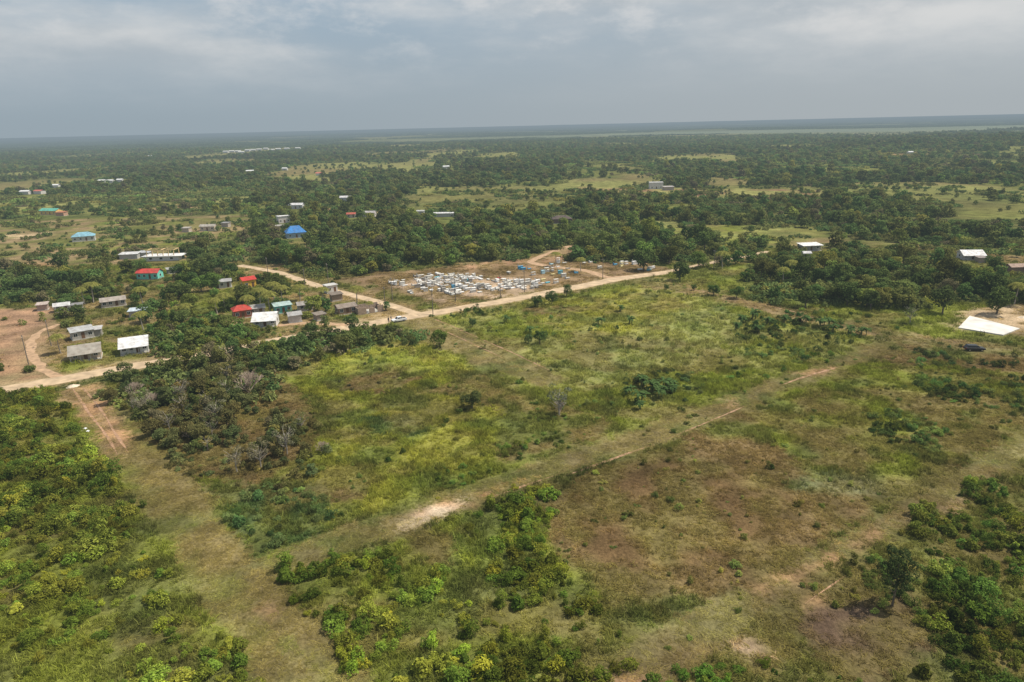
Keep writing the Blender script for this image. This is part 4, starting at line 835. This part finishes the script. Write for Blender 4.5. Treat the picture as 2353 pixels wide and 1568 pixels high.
# ------------------------------------------------------------------ shrubs
BZ=[
 ([(E,890),(115,895),(185,1000),(275,1100),(350,1190),(305,1258),(100,1275),(E,1260)],.38,.8,2.1,(.068,.088,.015),'leafy shrub in the dense thicket left of the grassy track'),
 ([(E,1262),(300,1255),(380,1300),(440,1400),(560,1500),(600,1600),(600,Z),(E,Z)],.24,.5,1.7,(.09,.115,.017),'bright green shrub in the bottom left corner'),
 ([(1100,1150),(1210,1110),(1260,1150),(1240,1250),(1340,1330),(1450,1440),(1480,1500),(1350,1600),(1300,Z),(900,Z),(850,1568),(760,1450),(680,1390),(650,1310),(760,1270),(870,1250),(930,1330),(1040,1330),(1040,1220)],.38,.5,1.7,(.078,.104,.015),'bright green shrub in the thicket below the plot'),
 ([(700,1290),(860,1270),(890,1330),(1000,1450),(950,1480),(850,1400),(740,1380)],.16,.7,1.4,(.05,.075,.03),'grey green shrub in the thicket below the plot'),
 ([(2100,1180),(2230,1130),(Q,960),(Q,Z),(2000,Z),(2080,1568),(2150,1480),(2130,1350)],.34,.6,1.8,(.055,.08,.015),'deep green shrub in the bottom right thicket'),
 ([(1950,1290),(2100,1220),(2120,1380),(2070,1400),(1990,1370)],.2,.6,1.2,(.05,.07,.016),'dark shrub around the foot of the lone dark tree'),
 ([(1480,1640),(1550,1530),(1700,1540),(2000,1560),(2000,Z),(1480,Z)],.35,.5,1.2,(.065,.11,.016),'green shrub on the bottom edge right of centre'),
 ([(1990,970),(2100,950),(2190,1010),(2150,1040),(2040,1035)],.28,.6,1.3,(.05,.075,.02),'dark shrub in the patch in the middle of the right field'),
 ([(2080,820),(2180,850),(2353,860),(Q,880),(Q,930),(2353,960),(2200,930),(2110,900)],.2,.6,1.4,(.05,.075,.02),'dark shrub in the far right field'),
 ([(2085,790),(2150,782),(2330,830),(2300,850),(2130,820)],.16,.6,1.4,(.05,.075,.025),'shrub in the row behind the dark car'),
 ([(1680,745),(1760,712),(1900,730),(2010,772),(1930,790),(1840,830),(1720,820)],.14,.6,1.5,(.048,.075,.022),'dark shrub around the banana row'),
 ([(1430,900),(1470,850),(1560,860),(1650,905),(1560,930),(1450,930)],.25,.6,1.4,(.042,.062,.02),'dark shrub around the banana clump in the field'),
 ([(1660,855),(1800,845),(1840,870),(1750,895),(1650,885)],.25,.5,1.1,(.05,.09,.018),'low green shrub beside the far part of the grassy track'),
 ([(1820,800),(1900,790),(1930,820),(1860,835)],.22,.6,1.1,(.055,.1,.016),'low bright shrub under the banana row'),
 ([(1000,1095),(1100,1050),(1260,990),(1300,1000),(1180,1055),(1060,1115)],.28,.4,1.1,(.06,.09,.018),'shrub in the lower right part of the plot'),
 ([(1180,960),(1260,915),(1330,940),(1230,980)],.2,.5,1.2,(.06,.09,.02),'shrub near the sparse tree in the plot'),
 ([(540,1130),(600,1095),(760,1150),(755,1215),(600,1265),(545,1200)],.2,.5,1.2,(.052,.08,.026),'blue green leafy mound near the lower left of the plot'),
 ([(250,890),(600,850),(660,900),(670,960),(740,1000),(730,1090),(540,1150),(430,1095)],.16,.4,1.3,(.075,.08,.028),'low shrub under the plot thicket trees'),
 ([(740,1060),(800,1050),(810,1100),(740,1110)],.12,.4,.9,(.07,.1,.02),'scattered shrub in the middle grass of the plot'),
 ([(640,770),(760,755),(900,800),(1010,810),(990,790),(930,775),(820,800),(760,850),(690,820)],.14,.6,1.3,(.065,.09,.02),'low shrub by the far edge of the plot'),
 ([(735,850),(880,840),(960,860),(880,900),(750,905)],.06,.5,1.1,(.07,.07,.035),'brownish shrub in the hollow of the plot'),
 ([(1000,742),(1060,708),(1180,700),(1130,725),(1030,745)],.22,.6,1.5,(.05,.08,.02),'shrub in the hedge between the road and the big field'),
 ([(350,765),(640,748),(640,775),(380,812)],.2,.7,1.6,(.07,.10,.02),'shrub between the village lane and the plot'),
 ([(E,820),(70,830),(80,868),(E,885)],.25,.8,1.7,(.05,.07,.02),'dark shrub by the road at the left edge'),
 ([(E,600),(780,620),(780,745),(140,800),(E,760)],.045,.6,1.8,(.06,.085,.02),'garden shrub in the village'),
 ([(E,480),(600,480),(640,600),(E,610)],.014,.8,1.8,(.055,.075,.02),'scrubby bush in the far left fields'),
 ([(1500,640),(2100,740),(Q,780),(Q,860),(2080,770),(1600,680)],.012,.6,1.4,(.05,.08,.02),'shrub beside the far field track'),
 ([(1455,1000),(2060,790),(Q,870),(Q,760),(2353,985),(1750,1330),(1350,1500),(1240,1170)],.049,.25,.85,(.075,.088,.022),'small scattered shrub in the brown field'),
 ([(1450,1500),(1900,1280),(2140,1190),(2000,1560),(1450,1700)],.049,.3,.85,(.075,.092,.02),'small scattered shrub near the lower right track'),
 ([(960,730),(1520,640),(1620,680),(2080,775),(1850,850),(1455,990),(1110,850)],.032,.3,1.,(.075,.10,.028),'small scattered shrub in the big open field'),
 ([(235,885),(890,748),(1455,990),(590,1278)],.048,.3,1.,(.07,.092,.02),'small scattered shrub in the grass of the plot'),
]
X,Y=jit(-330,330,36,430,1.35);px,py,zc=proj(X,Y);used=np.zeros(X.shape,bool);rok=roadok(X,Y,.3);hok=houseok(X,Y,False,.8)
wx=px+(fbm(X/5,Y/5,91)-.5)*FP*7/zc;wy=py+(fbm(X/5,Y/5,92)-.5)*FP*5/zc
SX=[];clp=fbm(X/6.5,Y/6.5,93,3);tn2=fbm(X/9,Y/9,95,3)
for zi,(poly,den,r0,r1,tint,lab) in enumerate(BZ):
    m=inp(wx,wy,poly)&~used
    if den>.05: used|=m
    w=np.clip((clp-.31)/.17,.25,1.3) if den>.05 else np.clip((clp-.45)/.1,.1,1.6)
    k=np.where(m&(rng.random(X.shape)<den*1.82*w)&rok&hok)[0]
    tt=tints(tint,len(k),.6,1.5,False)
    for j,i in enumerate(k):
        SX.append((X[i],Y[i],(r0+(r1-r0)*rng.random()**1.7)*(.7+.6*clp[i]),tt[j]*(1+.8*(clp[i]-.5))*(1+1.6*(tn2[i]-.5)),zi,zc[i],px[i],py[i]))
sc_=np.array([q[2]/q[5] if (10<q[6]<2343 and 600<q[7]<1580) else 0 for q in SX]);od=np.argsort(-sc_);ids=set(od[:285].tolist());rs=[]
for i,q in enumerate(SX):
    if i in ids:
        o=ob('shrub',random.choice(SHRUB));o.location=(q[0],q[1],0);o.rotation_euler=(0,0,random.uniform(0,6.28));o.scale=(q[2],q[2]*random.uniform(.75,1.25),q[2]*random.uniform(.7,1.3));o['tint']=[float(v) for v in q[3]]
        tag(o,BZ[q[4]][5],'shrub','shrubs: '+BZ[q[4]][5])
    else:rs.append(q)
n=len(rs);q2=np.array([q[2] for q in rs])
instancer('undergrowth',np.array([q[0] for q in rs]),np.array([q[1] for q in rs]),np.zeros(n),np.stack([q2,q2*rng.uniform(.75,1.25,n),q2*rng.uniform(.6,1.3,n)],1),rng.uniform(0,6.28,n),np.array([q[3] for q in rs]),SHRUB,'tangled leafy undergrowth filling the thickets and dotting the fields','undergrowth')
# ------------------------------------------------------------------ grass
X1,Y1=jit(-170,170,40,165,.62);X2,Y2=jit(-300,300,165,330,1.3)
X=np.concatenate([X1,X2]);Y=np.concatenate([Y1,Y2]);big=np.concatenate([np.ones(len(X1)),np.full(len(X2),1.7)])
GCc=groundcol(X,Y);patch=fbm(X/3.5,Y/3.5,55,4);patch=np.clip(.5+(patch-.5)*1.8,0,1);lum=GCc[:,0]
px,py,_=proj(X,Y);trk=np.zeros(X.shape,bool);brown=GCc[:,0]>GCc[:,1]*1.08
for poly,c1,c2,s in GZ:
    if c1 in TRK:trk|=inp(px,py,poly)
k=((GCc[:,1]>GCc[:,0]*.70)|(rng.random(X.shape)<.1))&(lum<.36)&roadok(X,Y,.6)&(rng.random(X.shape)<np.clip(patch*1.6,.2,1))&houseok(X,Y,False,.6)&(Y>40)
X,Y,big,GCc,patch,trk,brown=X[k],Y[k],big[k],GCc[k],patch[k],trk[k],brown[k];n=len(X)
hgt=np.where(trk,.12,np.where(brown,.3,.2+.95*patch))*rng.uniform(.6,1.3,n);wd=rng.uniform(.6,1.1,n)*big
instancer('grass',X,Y,np.zeros(n),np.stack([wd,wd,hgt*np.sqrt(big)],1),rng.uniform(0,6.28,n),GCc*rng.uniform(1.0,2.0,(n,1))*np.array([1.02,1.03,.78]),TUFT,'tall rough yellow green grass covering the plot and fields','grass')
# ------------------------------------------------------------------ world and sun
SE,SR=math.radians(58),math.radians(78)
w=bpy.data.worlds.new('World');S.world=w;w.use_nodes=True;t=w.node_tree;t.nodes.clear()
o=nd(t,'ShaderNodeOutputWorld');sky=nd(t,'ShaderNodeTexSky',sky_type='NISHITA');sky.sun_disc=False;sky.sun_elevation=SE;sky.sun_rotation=SR;sky.dust_density=3
b1=nd(t,'ShaderNodeBackground');b1.inputs[1].default_value=.09;t.links.new(sky.outputs[0],b1.inputs[0])
tc=nd(t,'ShaderNodeTexCoord');sx=nd(t,'ShaderNodeSeparateXYZ');t.links.new(tc.outputs['Generated'],sx.inputs[0])
def mrange(src,a,b,c=0.,d=1.):
    m=nd(t,'ShaderNodeMapRange');m.inputs[1].default_value=a;m.inputs[2].default_value=b;m.inputs[3].default_value=c;m.inputs[4].default_value=d
    m.interpolation_type='SMOOTHSTEP';t.links.new(src,m.inputs[0]);return m.outputs[0]
def noise(sc,vec,det,off=(0,0,0),rough=.55):
    mp=nd(t,'ShaderNodeMapping');mp.inputs['Scale'].default_value=vec;mp.inputs['Location'].default_value=off;t.links.new(tc.outputs['Generated'],mp.inputs[0])
    n=nd(t,'ShaderNodeTexNoise');n.inputs['Scale'].default_value=sc;n.inputs['Detail'].default_value=det;n.inputs['Roughness'].default_value=rough;t.links.new(mp.outputs[0],n.inputs['Vector']);return n.outputs[0]
def mul(a,b):
    m=nd(t,'ShaderNodeMath',operation='MULTIPLY')
    for i,v in enumerate((a,b)):
        if isinstance(v,float):m.inputs[i].default_value=v
        else:t.links.new(v,m.inputs[i])
    return m.outputs[0]
z=sx.outputs['Z']
base=mixc(t,mrange(z,-.01,.17),(.335,.40,.44),(.36,.47,.57))
base=mixc(t,mrange(sx.outputs['X'],-.55,.6),mixc(t,.2,base,(.26,.34,.42)),mixc(t,.5,base,(.47,.49,.50)))
cl=mrange(noise(1.9,(1,1,4.),8,(3.1,1.7,.4)),.36,.60)
el=mrange(z,.015,.12)
ccol=mixc(t,mrange(noise(4.,(1,1,3.),9,(0,2,1)),.34,.66),(.45,.495,.53),(.72,.72,.71))
c=mixc(t,mul(mul(cl,el),.85),base,ccol)
wisp=mul(mul(mrange(noise(8.,(1,1,2.2),9,(4,2,7),.62),.48,.70),mrange(z,.05,.15)),.5);c=mixc(t,wisp,c,(.80,.78,.76))
b2=nd(t,'ShaderNodeBackground');t.links.new(c,b2.inputs[0]);b2.inputs[1].default_value=1.
ms=nd(t,'ShaderNodeMixShader');t.links.new(mrange(z,.15,.6,.97,.45),ms.inputs[0]);t.links.new(b1.outputs[0],ms.inputs[1]);t.links.new(b2.outputs[0],ms.inputs[2]);t.links.new(ms.outputs[0],o.inputs[0])
sl=bpy.data.lights.new('sun','SUN');sl.energy=4.9;sl.angle=math.radians(.5);sl.color=(1,.925,.79);so=bpy.data.objects.new('sun',sl);COL.objects.link(so)
dv=Vector((math.sin(SR)*math.cos(SE),math.cos(SR)*math.cos(SE),math.sin(SE)));so.rotation_euler=dv.to_track_quat('Z','Y').to_euler()
S.view_settings.view_transform='Standard';S.view_settings.look='None';S.view_settings.exposure=0
print('counts trees',len(TP),'far',len(FT['x']),'shrubs',len(SX),'grass',n,'graves',nG)
